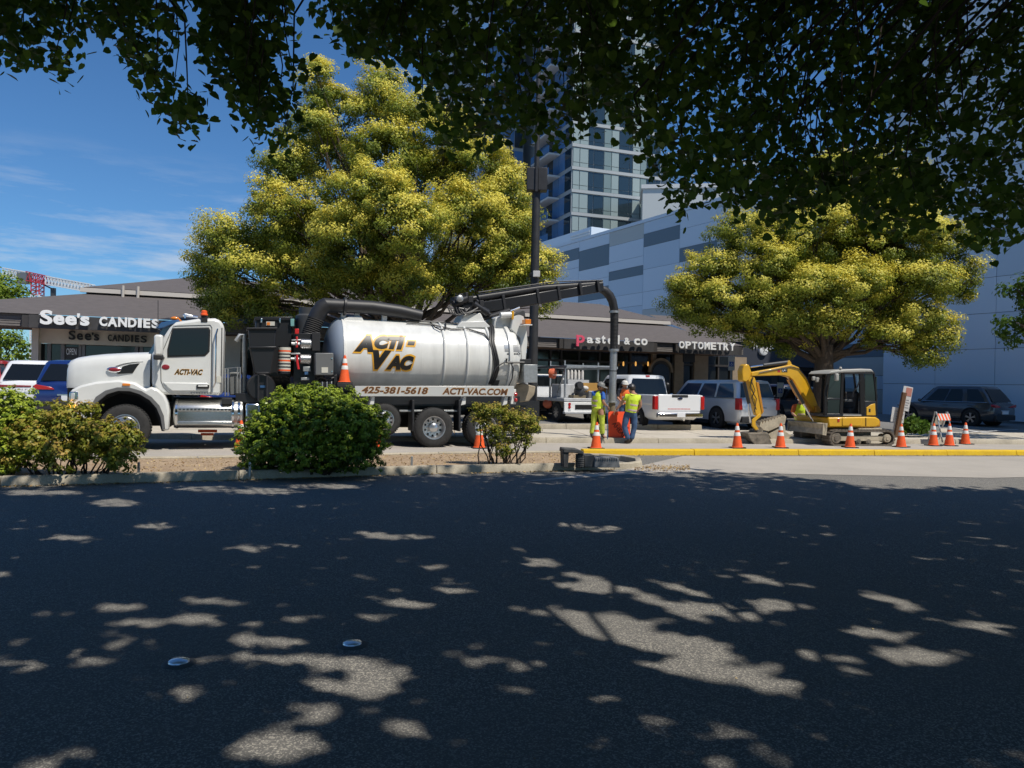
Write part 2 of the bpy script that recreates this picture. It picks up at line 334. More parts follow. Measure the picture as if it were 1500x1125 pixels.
# fallen leaves and seed husks in the gutter, on the soil and along the kerb
leafmat('litter', (.2, .11, .045), (.36, .24, .1), (.55, .42, .2), 0)
pts = []; 
for i in range(5200):
    t = rnd.random(); k = rnd.random()
    p = along(nk2, t).lerp(along(fk2, t), rnd.random()**.8) if k < .72 else along(NK, t)-Vector((0, abs(rnd.gauss(0, .09))+.02, 0))
    pts.append((p.x, p.y, (.105 if k < .72 else .004)+rnd.random()*.012))
for i in range(700):
    p = gnd(rnd.uniform(930, 1010), rnd.gauss(686, 2.5)); pts.append((p.x, p.y, .012))
for i in range(500):
    p = along([Vector(q) for q in YK], rnd.random())-Vector((0, abs(rnd.gauss(0, .12)), 0)); pts.append((p.x, p.y, .012))
C = np.array(pts); nn_ = len(C)
o = leaves('leaf_litter', C, np.array([(0, 0, 1)])+nrg.normal(size=(nn_, 3))*.35, nrg.uniform(.02, .055, nn_), nrg.random(nn_), 'litter')
tag(o, 'scattered dry tan leaves on the median soil and gutter', 'leaf litter', kind='stuff')
C = np.stack([nrg.uniform(-7, 9, 420), nrg.uniform(3.2, 13.5, 420), np.full(420, .008)], 1)
o = leaves('road_debris', C, np.array([(0, 0, 1)])+nrg.normal(size=(420, 3))*.3, nrg.uniform(.008, .024, 420), nrg.random(420), 'litter'); tag(o, 'tiny dry husks strewn over the shaded asphalt', 'debris', kind='stuff')
# ================================================ shop building
mat('shingle', (.115, .1, .095), .9, var=.18, vscale=3, bump=.6, bscale=30, stretch=(1, 4, 4)); mat('fascia_dark', (.05, .047, .046), .6, var=.15, vscale=4); mat('siding', (.13, .115, .105), .7, var=.2, vscale=5, stretch=(.6, 4, 9))
mat('cream', (.56, .5, .4), .75, var=.07, vscale=2, bump=.1); mat('tan_stucco', (.3, .23, .16), .8, var=.12, vscale=4); mat('soffit', (.17, .11, .075), .8); mat('gutter', (.42, .39, .35), .5)
mat('shop_glass', (.012, .014, .014), .08, spec=.6); mat('teal', (.34, .6, .58), .6); mat('sign_white', (.85, .85, .83), .4); mat('sign_pink', (.75, .1, .17), .4); mat('navy', (.035, .04, .055), .6); mat('bronze', (.045, .04, .037), .5); mat('shop_interior', (.03, .024, .02), .9, col2=(.12, .09, .055), vscale=1.4)
mat('lamp_glow', (.9, .5, .15), .4, emit=(1, .5, .12, .8)); mat('sign_black', (.012, .012, .012), .5); mat('grey_column', (.2, .2, .2), .7)
B = Frame((1.0, 34.0, 0), R(22)); BZ = 3.4
sh = thing('shop_building', 'long low shopping arcade with brown shingled hip roof and dark sign fascia', 'shop building', B.o, R(22))
xl, xr = -31.0, B.xz(1089, 508)[0]
xh = B.xz(135, 427, 5)[0]; xk = B.xz(975, 470, 5)[0]
x8, x9 = B.xz(279, 398, 12)[0], B.xz(879, 441, 12)[0]
# roof: lower skirt, gutter, upper hip
lr = MB().add([(xh-5.4, -.12, 3.86), (xr, -.12, 3.86), (xk, 5, 5.2), (xh, 5, 5.2), (xh-5.4, 14, 3.86), (xr+.3, 14, 3.86)], [(0, 1, 2, 3), (4, 0, 3), (1, 5, 2)]).build('roof', 'shingle', sh, smooth=0)
MB().add([(xh-.3, 4.8, 5.42), (xk, 4.8, 5.42), (x9, 12, 7.0), (x8, 12, 7.0), (xh-.3, 19, 5.42), (xk, 19, 5.42)], [(0, 1, 2, 3), (4, 0, 3), (1, 5, 2), (5, 4, 3, 2)]).build('upper_roof', 'shingle', sh, smooth=0)
MB().prism([(4.62, 5.2), (4.66, 5.38), (4.8, 5.4), (4.8, 5.2)], xh-.4, xk+.1, 'x').build('gutter', 'gutter', sh)
MB().box(xh-.2, xk-.2, 4.9, 5.1, 4.9, 5.3).build('gutter_board', 'bronze', sh)
for px in (180, 202): 
    p = B.at(px, 424, 4.5); MB().tube([(p.x, 4.5, 5.0), (p.x, 4.6, 5.55)], .06).build('vent_pipe', 'gutter', sh)
MB().box(xh-5.4, xr, .05, 2.6, BZ+.02, BZ+.06).build('soffit', 'soffit', sh, smooth=0)
# fascia: siding boards with sign panels let in between
sx0, sx1 = B.xz(46, 466)[0], B.xz(255, 470)[0]; p0, p1 = B.xz(824, 500)[0], B.xz(955, 505)[0]; o0, o1 = B.xz(993, 507)[0], B.xz(1079, 512)[0]
def boards(a, b):
    for i in range(5):
        z = BZ+.02+i*.088
        MB().prism([(.03, z), (.005, z+.004), (.022, z+.082), (.03, z+.082)], a, b, 'x').build('siding_board', 'siding', sh, smooth=0)
for a, b in ((xh-5.4, sx0-.3), (sx1+.1, p0-.3), (p1+.3, o0-.3), (o1+.1, xr)): boards(a, b)
MB().box(xh-5.4, xr, .035, .12, BZ, BZ+.45).build('fascia_board', 'fascia_dark', sh, smooth=0)
for a, b in ((sx0-.05, sx1), (p0, p1), (o0, o1)):
    pn = MB().box(a, b, -.18, .03, BZ-.03, BZ+.43).build('sign_panel', 'fascia_dark', sh)
    for q in (a-.22, b): MB().box(q+.005, q+.215, -.14, .03, BZ-.02, BZ+.41).build('panel_return', 'bronze', sh)
def letters(s, name, m, px0, py0, px1, py1, yl, parent, bold=0., ext=.03, **k):    # letters stand off the panel; box given in the picture
    a = B.at(px0, py1, yl); b = B.at(px1, py1, yl); c = B.at(px0, py0, yl)
    return text(s, name, m, parent, (a.x, yl, a.z), fit=(b.x-a.x, c.z-a.z), bold=bold, extrude=ext, **k)
YS = -.3
for s, m, x0, y0, x1, y1, bo in (('S', 'sign_white', 58.5, 453.5, 77, 475, .035), ('e', 'sign_white', 78, 461, 94.5, 475.5, .04), ('e', 'sign_white', 95.5, 462, 112.5, 476, .04), ("'", 'sign_white', 113, 459, 117, 465.5, .03), ('s', 'sign_white', 117.5, 463, 131, 477, .04), ('C', 'sign_white', 145.5, 463.5, 157, 477.5, .045), ('A', 'sign_white', 157.5, 464, 172, 478.2, .045), ('N', 'sign_white', 173, 464.5, 186, 478.7, .045), ('D', 'sign_white', 187.5, 465.3, 200, 479.3, .045), ('I', 'sign_white', 202, 466, 207.5, 479.8, .045), ('E', 'sign_white', 210, 466.5, 220, 480.2, .045), ('S', 'sign_white', 222, 467, 233, 480.6, .045)):
    letters(s, 'sign_letter', m, x0, y0, x1, y1, YS, sh, bold=bo)
for i, (s, x0, x1) in enumerate((('S', 75, 79),)): pass
# slab serifs that thicken the script-like S and e of the sweet shop
# second, darker lettering on the cream wall
YW = 1.0
MB().box(B.xz(47, 480, YW)[0], B.xz(330, 480, YW)[0], YW, YW+.25, B.xz(150, 505.5, YW)[1], BZ+.02).build('wall_band', 'cream', sh, smooth=0)
for s, x0, y0, x1, y1 in (('S', 100.5, 484, 110.5, 497.5), ('e', 112.5, 488, 121.5, 498), ('e', 124, 488.2, 133.5, 498.5), ("'", 134.5, 487, 137, 491), ('s', 137.5, 489, 145, 499), ('C', 158, 490, 163.5, 499.5), ('A', 164.5, 490, 172, 500), ('N', 173, 490.3, 181, 500.3), ('D', 183, 490.6, 190, 500.6), ('I', 192, 491, 195, 501), ('E', 197.5, 491.2, 204, 501.3), ('S', 206, 491.5, 215, 501.8)):
    letters(s, 'wall_letter', 'sign_black', x0, y0, x1, y1, YW-.06, sh, bold=.02)
def bx(px0, py0, px1, py1, yl, d=.1):                                   # a box seen between two picture corners on plane yl
    a = B.at((px0+px1)/2, py0, yl); b = B.at((px0+px1)/2, py1, yl); x0, x1 = B.at(px0, py0, yl).x, B.at(px1, py0, yl).x
    return x0, x1, yl, yl+d, b.z, a.z
fl = .42
MB().box(B.xz(47, 500, .9)[0], B.xz(57, 500, .9)[0], .8, 1.3, fl, BZ).build('column', 'cream', sh)
MB().box(B.xz(330, 500, 1.3)[0], B.xz(352, 500, 1.3)[0], .9, 1.3, fl, BZ).build('column', 'cream', sh)
MB().box(B.xz(47, 500, 1.5)[0], B.xz(345, 500, 1.5)[0], 1.3, 1.5, fl, .95).build('plinth', 'grey_column', sh)
xs = [B.xz(p, 515, 1.35)[0] for p in (57, 72, 92, 118, 122, 200, 207, 262, 330)]
ztop = B.xz(150, 506, 1.35)[1]
for a, b in zip(xs[:-1], xs[1:]):
    if b-a < .3: continue
    MB().box(a+.06, b-.06, 1.42, 1.46, .95, ztop).build('window_pane', 'shop_glass', sh, smooth=0)
for x in xs: MB().box(x-.06, x+.06, 1.3, 1.5, .5, ztop).build('mullion', 'grey_column', sh)
pn = MB().box(*bx(94, 508, 115, 526, 1.36, .03)).build('open_board', 'bronze', sh)
a = B.at(97, 519.5, 1.35); b = B.at(112, 510.5, 1.35); text('OPEN', 'open_lettering', 'sign_white', sh, (a.x, 1.345, a.z), fit=(b.x-a.x, b.z-a.z), bold=.005)
MB().box(xs[0]-.5, 20, 6.5, 6.8, 0, BZ).build('back_wall', 'shop_interior', sh, smooth=0)
# teal shop between cab and tank, cream piers
MB().box(*bx(333, 457, 432, 474, 1.0, .3)).build('awning', 'teal', sh)
MB().box(*bx(333, 474.5, 440, 480, .95, .3)).build('awning_trim', 'cream', sh)
for p in (356, 372, 437): MB().box(*bx(p, 480, p+7, 575, 1.6, .3)).build('pier', 'tan_stucco', sh)
x0, x1 = B.xz(345, 500, 2.0)[0], B.xz(775, 500, 2.0)[0]
MB().box(x0, x1, 2.3, 2.4, fl, BZ).build('shop_window_wall', 'shop_glass', sh, smooth=0)
# storefronts right of the lamp post
cuts = [775, 806, 822, 848, 878, 897, 923, 952, 960, 985, 1000, 1014, 1036, 1052, 1070, 1092]
xs = [B.xz(p, 530, 2.2)[0] for p in cuts]
for i, (a, b) in enumerate(zip(xs[:-1], xs[1:])):
    m = 'tan_stucco' if cuts[i] in (952, 985, 1014, 1070) else 'shop_glass'
    MB().box(a+.04, b-.04, 2.25 if m == 'shop_glass' else 2.05, 2.4, fl, BZ).build('window_pane' if m == 'shop_glass' else 'pier', m, sh, smooth=0)
for i, x in enumerate(xs): MB().box(x-.045, x+.045, 2.15, 2.4, fl, BZ).build('mullion', 'bronze', sh)
MB().box(xs[0], xs[-1], 2.12, 2.3, 2.85, 2.95).build('transom', 'bronze', sh)
zl = [B.at(p, 534, 2.1) for p in (912, 930, 948)]
for p in zl:
    q = MB().lathe([(.01, .16), (.035, .12), (.045, .0), (.03, -.07), (.01, -.08)], TR(p.x, 2.02, p.z), 10).build('pendant_lamp', 'lamp_glow', sh); MB().tube([(p.x, 2.02, p.z+.28), (p.x, 2.02, BZ)], .008, 5).build('lamp_cord', 'bronze', q)
# arched door
a = B.at(967, 560, 2.0); rr = .62; arc = [(a.x+rr*math.cos(t), 2.45+rr*math.sin(t)) for t in [math.pi*i/12 for i in range(13)]]
MB().prism([(a.x+rr, fl)]+arc+[(a.x-rr, fl)], 1.98, 2.04).build('arched_door', 'bronze', sh)
MB().prism([(a.x+rr*.8, fl+.3)]+[(a.x+rr*.8*math.cos(t), 2.4+rr*.8*math.sin(t)) for t in [math.pi*i/12 for i in range(13)]]+[(a.x-rr*.8, fl+.3)], 1.95, 1.979).build('door_pane', 'shop_glass', sh)
arc2 = [(a.x+(rr+.12)*math.cos(t), 2.45+(rr+.12)*math.sin(t)) for t in [math.pi*i/12 for i in range(13)]]
MB().prism(arc2+arc[::-1], 1.9, 2.03).build('door_arch', 'tan_stucco', sh)
p = B.at(1008, 525, 1.0); MB().box(p.x-.35, p.x+.35, .9, .96, p.z-.2, p.z+.25).build('hanging_sign', 'sign_black', sh)
xs_ = [('p', 'sign_pink', 844, 490.5, 856, 507), ('a', 'sign_white', 859.5, 494, 868.5, 502.5), ('s', 'sign_white', 872, 494.4, 879, 503), ('t', 'sign_white', 881, 491.5, 886.5, 503.2), ('e', 'sign_white', 890, 495, 898, 504), ('l', 'sign_white', 904.5, 491, 907, 504.5), ('&', 'sign_white', 914, 494.5, 922.5, 504.5), ('c', 'sign_white', 928.5, 495.5, 937, 505.2), ('o', 'sign_white', 939, 495.8, 948, 505.6)]
for s, m, x0, y0, x1, y1 in xs_: letters(s, 'sign_letter', m, x0, y0, x1, y1, -.42, sh, bold=.025)
for i, s in enumerate('OPTOMETRY'): 
    x0 = 994.5+i*9.25; letters(s, 'sign_letter', 'sign_white', x0, 499.6+i*.35, x0+7.8, 510+i*.42, -.42, sh, bold=.03)
# jeweller's wing set back beyond the arcade's corner
jw = thing('jeweller_wing', 'shop front darkened for tree shade, with a round wall clock behind the street tree', 'shop building', B.wor((xr+.2, 3.2, 0)), R(22))
J = Frame(B.wor((xr+.2, 3.2, 0)), R(22)); je = J.xz(1205, 515)[0]
MB().box(0, je, .6, 5, fl, 3.35).build('wall', 'bronze', jw, smooth=0)
MB().box(-.1, je+.1, -.2, .6, 3.0, 4.3).build('fascia', 'navy', jw)  # navy fascia: the tree's shade is put into this dark colour
MB().add([(-.1, -.3, 4.3), (je+.3, -.3, 4.3), (je-3, 6, 6.2), (-.1, 6, 6.2), (je+.3, 10, 4.3)], [(0, 1, 2, 3), (1, 4, 2)]).build('roof', 'shingle', jw, smooth=0)
for i in range(5): MB().box(.5+i*je/5, (i+1)*je/5, .55, .6, .6, 2.8).build('window_pane', 'shop_glass', jw, smooth=0)
for s, x0, y0, x1, y1 in (('W', 1101, 501, 1112, 511), ('B', 1127, 501, 1133, 512)):
    a, b = J.at(x0, y1, -.25), J.at(x1, y0, -.25); text(s, 'sign_letter', 'sign_white', jw, (a.x, -.25, a.z), fit=(b.x-a.x, b.z-a.z), bold=.03, extrude=.02)
a, b = J.at(1166, 518.3, -.25), J.at(1194, 512.5, -.25); text('JEWELERS', 'shop_lettering', 'sign_white', jw, (a.x, -.25, a.z), fit=(b.x-a.x, abs(b.z-a.z)), bold=.02, extrude=.02)
p = J.at(1118.5, 513, -.3); M = TR(p.x, -.3, p.z) @ RX(R(90))
ck = MB().lathe([(.01, .06), (.27, .06), (.3, .04), (.3, -.1)], M, 24).build('wall_clock', 'sign_white', jw)
MB().bar((p.x, -.37, p.z), (p.x+.08, -.37, p.z+.17), .03, .02, (0, 1, 0)).bar((p.x, -.37, p.z), (p.x-.05, -.37, p.z-.12), .035, .02, (0, 1, 0)).build('clock_hands', 'sign_black', ck)

# ================================================ big clad hall at the right
mat('clad_base', (.66, .75, .84), .55, var=.02, vscale=.6); mat('clad_dark', (.15, .2, .24), .5); mat('clad_grey', (.52, .54, .52), .55); mat('clad_mid', (.58, .68, .78), .55); mat('joint', (.15, .17, .2), .7)
o = at(1310, 603, 43); HW = Frame((o.x, o.y, 0), R(-62)); hall = thing('clad_hall', 'huge windowless hall clad in pale blue and slate panels', 'building', HW.o, R(-62))
htop = 15.6
unit = MB().box(0, 1, 0, 1, 0, 1)
um = {k: unit.mesh('panel', k, 0) for k in ('clad_base', 'clad_dark', 'clad_grey', 'clad_mid')}
MB().box(-75, 0, .06, 30, -.5, htop-.1).build('core_wall', 'joint', hall, smooth=0)
MB().box(-75, .1, -.06, .5, htop-.02, htop+.25).build('parapet', 'clad_base', hall)
r2 = random.Random(5); x = 0; 
while x > -74:
    w = r2.choice((4.2, 4.6, 5.0)); z = 0.3; last = ''
    while z < htop-.05:
        h = r2.choice((.8, 1.1, 1.5, 1.9)); h = min(h, htop-.03-z)
        k = r2.choices(('clad_base', 'clad_dark', 'clad_grey', 'clad_mid'), (.36, .4 if z > 3.5 else .08, .12, .12))[0]
        if k == last == 'clad_dark': k = 'clad_base'
        last = k
        meshob('panel', um[k], hall, (x-w+.012, r2.uniform(-.012, .0), z+.012), scale=(w-.024, .05, h-.024)); z += h
    x -= w
MB().box(.0, 34, -1.0, 30, -.5, 27).build('tall_block', 'joint', hall, smooth=0)
x = 0
while x < 33:
    w = 3.05
    for j in range(15):
        z = .35+j*1.78; meshob('panel', um['clad_mid' if r2.random() < .12 else 'clad_base'], hall, (x+.012, -1.06+r2.uniform(-.006, .006), z+.012), scale=(w-.024, .05, 1.78-.024))
    x += w
MB().box(-74, 33, -1.12, -.9, -.2, .3).build('base_course', 'grey_column', hall)
# stair housing on the hall's roof
p = HW.at(800, 350, 3); MB().box(p.x-1, p.x+9, 3, 9, htop-1, htop+2.2).build('roof_housing', 'clad_base', hall)
for i in range(6): MB().box(p.x+5.2, p.x+8.8, 2.9, 2.99, htop+.3+i*.28, htop+.45+i*.28).build('louvre', 'white_plain', hall)

# ================================================ apartment tower
mat('spandrel', (.19, .25, .24), .3, .1); mat('spandrel_lt', (.28, .34, .33), .3); mat('tower_frame', (.36, .38, .38), .5); mat('tower_glass', (.02, .035, .045), .05, spec=.8); mat('tower_blue', (.09, .2, .38), .08, spec=.8); mat('balcony', (.6, .6, .58), .6)
o = at(837, 330, 100); TW = Frame((o.x, o.y, 0), R(20)); tw = thing('apartment_tower', 'tall glass apartment tower with white balconies behind the trees', 'tower', TW.o, R(20))
MB().box(0, 13.6, .25, 26, 0, 72).build('core_block', 'tower_frame', tw, smooth=0)
pm = {k: unit.mesh('window_pane', k, 0) for k in ('spandrel', 'spandrel_lt', 'tower_glass', 'tower_blue')}
sm_ = unit.mesh('floor_slab', 'tower_frame', 0)
FH = 3.05
for fl_ in range(6, 22):
    z = fl_*FH; meshob('floor_slab', sm_, tw, (-.05, .02, z), scale=(13.7, .3, .42))
    x = .1
    for i, (w, k) in enumerate(((1.0, 'spandrel_lt'), (1.3, 'spandrel_lt'), (.8, 'tower_glass'), (1.5, 'tower_glass'), (1.15, 'spandrel'), (1.15, 'spandrel_lt'), (1.6, 'tower_glass'), (.5, 'tower_glass'), (1.2, 'spandrel_lt'), (1.0, 'spandrel'), (.5, 'tower_glass'), (1.0, 'tower_glass'), (.75, 'tower_glass'))):
        if k == 'tower_glass':
            meshob('window_pane', pm[k], tw, (x+.05, .16, z+1.0), scale=(w-.1, .08, FH-1.1)); meshob('window_pane', pm[k], tw, (x+.05, .16, z+.46), scale=(w-.1, .08, .48))
        else: meshob('window_pane', pm[k], tw, (x+.05, .12, z+1.05), scale=(w-.1, .1, FH-1.15)); meshob('window_pane', pm[k], tw, (x+.05, .12, z+.47), scale=(w-.1, .1, .5))
        x += w
    for j in range(6):                                            # left face and its balconies
        meshob('window_pane', pm['tower_blue' if j % 3 else 'tower_glass'], tw, (-.06, .4+j*2.1, z+.5), scale=(.1, 1.95, FH-.6))
    b = MB().box(-1.7, -.02, 4.2, 11, z-.1, z+.15).build('balcony', 'balcony', tw); MB().box(-1.72, -1.66, 4.2, 11, z+.2, z+1.15).build('glass_guard', 'tower_blue', b, smooth=0)
lw = MB().box(-9, -1.8, 14, 40, 0, 70).build('rear_wing', 'tower_frame', tw, smooth=0)
for fl_ in range(4, 22):
    for i in range(5): meshob('window_pane', pm['tower_blue' if (i*7+fl_) % 4 else 'tower_glass'], tw, (-8.9+i*1.42, 13.9, fl_*FH+.4), scale=(1.3, .15, FH-.55))
    if fl_ % 2: MB().box(-8.5, -4, 12.4, 14, fl_*FH-.1, fl_*FH+.15).build('balcony', 'balcony', tw)
# further towers glimpsed through the leaves
o = at(985, 275, 170); t2 = thing('office_tower', 'distant blue glass office tower showing above the clad hall', 'tower', (o.x+8, o.y, 0), R(15))
MB().box(-10, 14, 0, 20, 0, 54).build('core_block', 'tower_frame', t2, smooth=0)
for j in range(9, 14):
    for i in range(8): meshob('window_pane', pm['tower_blue'], t2, (-9.8+i*3, -.1, j*3.8+.3), scale=(2.85, .15, 3.4))
o = at(965, 290, 95); t3 = thing('pale_roof_block', 'pale flat topped block rising behind the clad hall parapet', 'building', (o.x, o.y, 0), R(-8))
MB().box(-2, 12, 0, 8, 0, o.z+1.2).build('wall', 'clad_grey', t3, smooth=0); MB().box(-2.2, 12.2, -.2, 8.2, o.z+1.2, o.z+1.7).build('parapet', 'balcony', t3)

# ================================================ tower crane far left
mat('crane_red', (.5, .05, .07), .5); mat('crane_white', (.75, .75, .73), .5)
CZ = 190.; o = at(55, 440, CZ); cr_ = thing('tower_crane', 'red and white tower crane with a long lattice jib on the skyline', 'crane', (o.x, o.y, 0), 0)
def P(px, py, dy=0): q = at(px, py, CZ+dy); return (q.x-o.x, dy, q.z)
def lattice(a, b, w, n, r):
    a, b = Vector(a), Vector(b); mb = MB(); c = [Vector((0, y, z)) for y in (-w/2, w/2) for z in (-w/2, w/2)]
    if abs((b-a).z) > abs((b-a).x): c = [Vector((x, y, 0)) for y in (-w/2, w/2) for x in (-w/2, w/2)]
    for k in c: mb.bar(a+k, b+k, r*2, r*2)
    for i in range(n):
        p, q = a.lerp(b, i/n), a.lerp(b, (i+1)/n)
        for u, v in ((0, 1), (2, 3), (0, 2), (1, 3)): mb.bar(p+c[u], q+c[v], r*1.3, r*1.3); mb.bar(p+c[u], p+c[v], r*1.3, r*1.3)
    return mb
m1 = P(55, 432); m2 = P(55, 408)
lattice((m1[0], 0, 0), m1, 2.0, 30, .13).build('mast', 'crane_white', cr_, smooth=0); lattice(m1, m2, 2.0, 4, .11).build('mast_top', 'crane_red', cr_, smooth=0)
lattice(P(42, 405), P(70, 411), 2.2, 5, .11).build('slewing_frame', 'crane_red', cr_, smooth=0); lattice(P(70, 411), P(136, 423), 2.0, 14, .12).build('jib', 'crane_white', cr_, smooth=0)
lattice(P(8, 399), P(42, 405), 2.0, 7, .12).build('counter_jib', 'crane_white', cr_, smooth=0); MB().bar(P(62, 416), P(78, 424), .3, .3).bar(P(78, 422), P(78, 434), .9, .9).build('operator_ladder', 'dark_grey', cr_)
p = P(36, 407); MB().box(p[0]-1.2, p[0]+1.2, -1.2, 1.2, p[2]-1.5, p[2]+1.2).build('counterweight', 'grey_steel', cr_)
# ================================================ vacuum truck
mat('tank_white', (.7, .7, .67), .26, coat=.4, var=.09, vscale=2.2, stretch=(1.6, 1, .35)); mat('visor_blue', (.03, .09, .22), .12, coat=.6); mat('hose_black', (.022, .022, .024), .5, var=.2, vscale=9); mat('liner_grey', (.12, .12, .12), .7); mat('sticker', (.6, .58, .5), .5)
mat('dish_grey', (.24, .28, .34), .4); mat('box_grey', (.14, .145, .145), .5); mat('mesh_silver', (.5, .5, .5), .35, .9, var=.5, vscale=45, detail=1); mat('dirty_tan', (.3, .25, .18), .7, var=.25, vscale=4); mat('emblem_red', (.25, .02, .03), .3); mat('interior', (.03, .03, .032), .8); mat('teal_trim', (.18, .38, .36), .5)
mat('dull_gold', (.2, .16, .1), .6)
PR = gnd(636, 655.8); T = Frame((PR.x, PR.y, 0), R(20))
tk = thing('vacuum_truck', 'white vacuum tanker truck lettered ACTI-VAC with black boom swung over its rear', 'truck', T.o, R(20))
def pp(name, m, poly, y0, y1, parent=tk, bevel=.012, plane=None): return MB().prism(T.xzs(poly, y0 if plane is None else plane), y0, y1).build(name, m, parent, bevel=bevel)
def rect(x0, y0, x1, y1): return [(x0, y1), (x1, y1), (x1, y0), (x0, y0)]
def pb(name, m, x0, y0, x1, y1, ya, yb, parent=tk, bevel=.01): return pp(name, m, rect(x0, y0, x1, y1), ya, yb, parent, bevel)
def P3(px, py, yl): return T.at(px, py, yl)
# --- wheels
TY = lambda r, w: [(r*.56, -.01), (r*.6, .012), (r*.72, .02), (r*.86, .012), (r*.955, -.012), (r*.99, -.035), (r, -.06), (r, -w+.06), (r*.99, -w+.035), (r*.955, -w+.012), (r*.86, -w-.01), (r*.56, -w)]
def tread(r, w, n=46):
    mb = MB()
    for i in range(n):
        for s in (-1, 1):
            a = 2*math.pi*(i+(.5 if s > 0 else 0))/n; M = RX(R(90)) @ RZ(a) @ TR(r+.003, 0, -w/2+s*w*.26); mb.boxm(M, .016, 2*math.pi*r/n*.6, w*.36)
    return mb
def truck_wheel(px, py, r, w, kind, yo=0, side=1, z=None):
    x = T.xz(px, py, yo)[0]; zc = r if z is None else z; M = RX(R(90))
    wh = bpy.data.objects.new('wheel', None); COL.objects.link(wh); wh.parent = tk; wh.location = (x, yo, zc)
    if side < 0: wh.rotation_euler = (0, 0, math.pi)
    MB().lathe(TY(r, w), M, 40).build('tyre', 'rubber', wh); tread(r, w).build('tread', 'rubber', wh, smooth=0)
    R0 = r*.57
    if kind == 'dish': prof = [(R0, -.02), (R0*1.03, .006), (R0*.97, .004), (R0*.9, -.03), (R0*.86, -.12), (R0*.8, -.15), (R0*.45, -.155), (R0*.42, -.12), (R0*.38, -.03), (R0*.2, .0), (.001, .005)]
    else: prof = [(R0, -.02), (R0*1.03, .008), (R0*.95, .01), (R0*.92, -.02), (R0*.86, .03), (R0*.74, .05), (R0*.46, .045), (R0*.42, .09), (R0*.2, .115), (.001, .12)]
    rim = MB().lathe(prof, M, 36).build('rim', 'alloy', wh)
    hz = -.148 if kind == 'dish' else .052
    nuts, holes = MB(), MB()
    for i in range(10):
        a = 2*math.pi*i/10; nuts.lathe([(.018, 0), (.018, .03), (.001, .035)], M @ RZ(a) @ TR(R0*.55, 0, hz), 6)
        holes.lathe([(.001, .004), (.026, .004), (.03, .001)], M @ RZ(a+.3) @ TR(R0*.72, 0, hz-.002), 10)
    nuts.build('wheel_nuts', 'chrome', rim); holes.build('vent_holes', 'dark_void', rim)
    return wh
truck_wheel(183, 625, .53, .3, 'hub'); truck_wheel(183, 625, .53, .3, 'hub', 2.5, -1)
truck_wheel(636, 625, .52, .56, 'dish'); truck_wheel(712, 624, .52, .56, 'dish'); truck_wheel(563, 620, .42, .3, 'hub', .02, 1, .72)
for px in (636, 712): truck_wheel(px-10, 625, .52, .56, 'dish', 2.5, -1)
# --- chassis
x0, x1 = T.xz(125, 600, .8)[0], T.xz(775, 600, .8)[0]
for y in (.8, 1.6): MB().box(x0, x1, y, y+.1, .82, 1.1).build('frame_rail', 'black_paint', tk)
for px in (183, 563, 636, 712):
    x = T.xz(px, 625, .6)[0]; MB().tube([(x, .3, .53), (x, 2.2, .53)], .09, 10).ell((x, 1.25, .53), (.2, .22, .2)).build('axle', 'black_paint', tk)
MB().box(T.xz(500, 600, .3)[0], T.xz(762, 600, .3)[0], .35, 2.15, 1.08, 1.36).build('subframe', 'black_paint', tk)
pb('cross_rail', 'galv', 585, 600.5, 672, 603.5, .2, .24)
for px in (604, 672, 745): pb('mudflap', 'black_plastic', px, 586, px+3, 632, .05, .6)
MB().box(T.xz(131, 600, .45)[0], T.xz(243, 600, .45)[0], .45, 2.05, .55, 1.55).build('dark_bay_fill', 'dark_void', tk, smooth=0)  # near-black fill put in for the dark behind the front wheel
for a, b in ((255, 380), (385, 540), (575, 600), (745, 790)): MB().box(T.xz(a, 600, 1.9)[0], T.xz(b, 600, 1.9)[0], 1.9, 2.42, .42, 1.2).build('far_light_block', 'black_paint', tk)  # unseen boxes added to block light and darken under the truck
MB().box(T.xz(385, 600, .5)[0], T.xz(540, 600, .5)[0], .5, 1.6, .5, 1.1).build('pump_casing', 'black_paint', tk)
# --- hood
def hood_ring(px, pyt, yn, zb=1.42):
    x, zt = T.xz(px, pyt, yn+.25); c = 1.25; h = c-yn
    half = [(yn+.02, zb), (yn, zb+.06), (yn+.005, zt-.28), (yn+.035, zt-.13), (yn+.11, zt-.045), (yn+.28, zt-.0), (yn+h*.7, zt+.03)]
    return [(x, a, b) for a, b in half]+[(x, 2.5-a, b) for a, b in half[::-1]]
hd = MB().loft([hood_ring(101.5, 534, .42), hood_ring(104, 528, .36), hood_ring(113, 524.3, .31), hood_ring(130, 521.7, .27), hood_ring(150, 519.6, .24), hood_ring(185, 517.6, .2), hood_ring(222, 516.5, .17)]).build('hood', 'white_paint', tk, smooth=50)
pp('grille', 'black_plastic', [(98.5, 592), (98.5, 537), (101, 533), (103.5, 533), (103.5, 592)], .48, 2.02, bevel=.01)
for i in range(7): MB().box(T.xz(98, 560, .5)[0]-.01, T.xz(98, 560, .5)[0]+.01, .62+i*.21, .65+i*.21, 1.0, 1.98).build('grille_bar', 'chrome', tk)
fend = [(101.5, 592), (101.5, 575), (106, 570), (118, 564.5), (140, 559.5), (173, 556.5), (197, 560), (214, 570.2), (221, 566), (232, 570.7), (241, 579), (246, 590), (248.2, 602), (246.6, 631), (237.5, 631), (235, 612), (229, 598), (219, 586.5), (205, 578), (190, 573.3), (173, 572.8), (157, 577.5), (145, 587), (138, 597), (104, 597)]
for y0, y1 in ((.0, .42), (2.08, 2.5)): pp('fender', 'white_paint', fend, y0, y1, bevel=.05, plane=0)
lin = [(138, 597), (145, 587), (157, 577.5), (173, 572.8), (190, 573.3), (205, 578), (219, 586.5), (229, 598), (235, 612), (237.5, 629)]
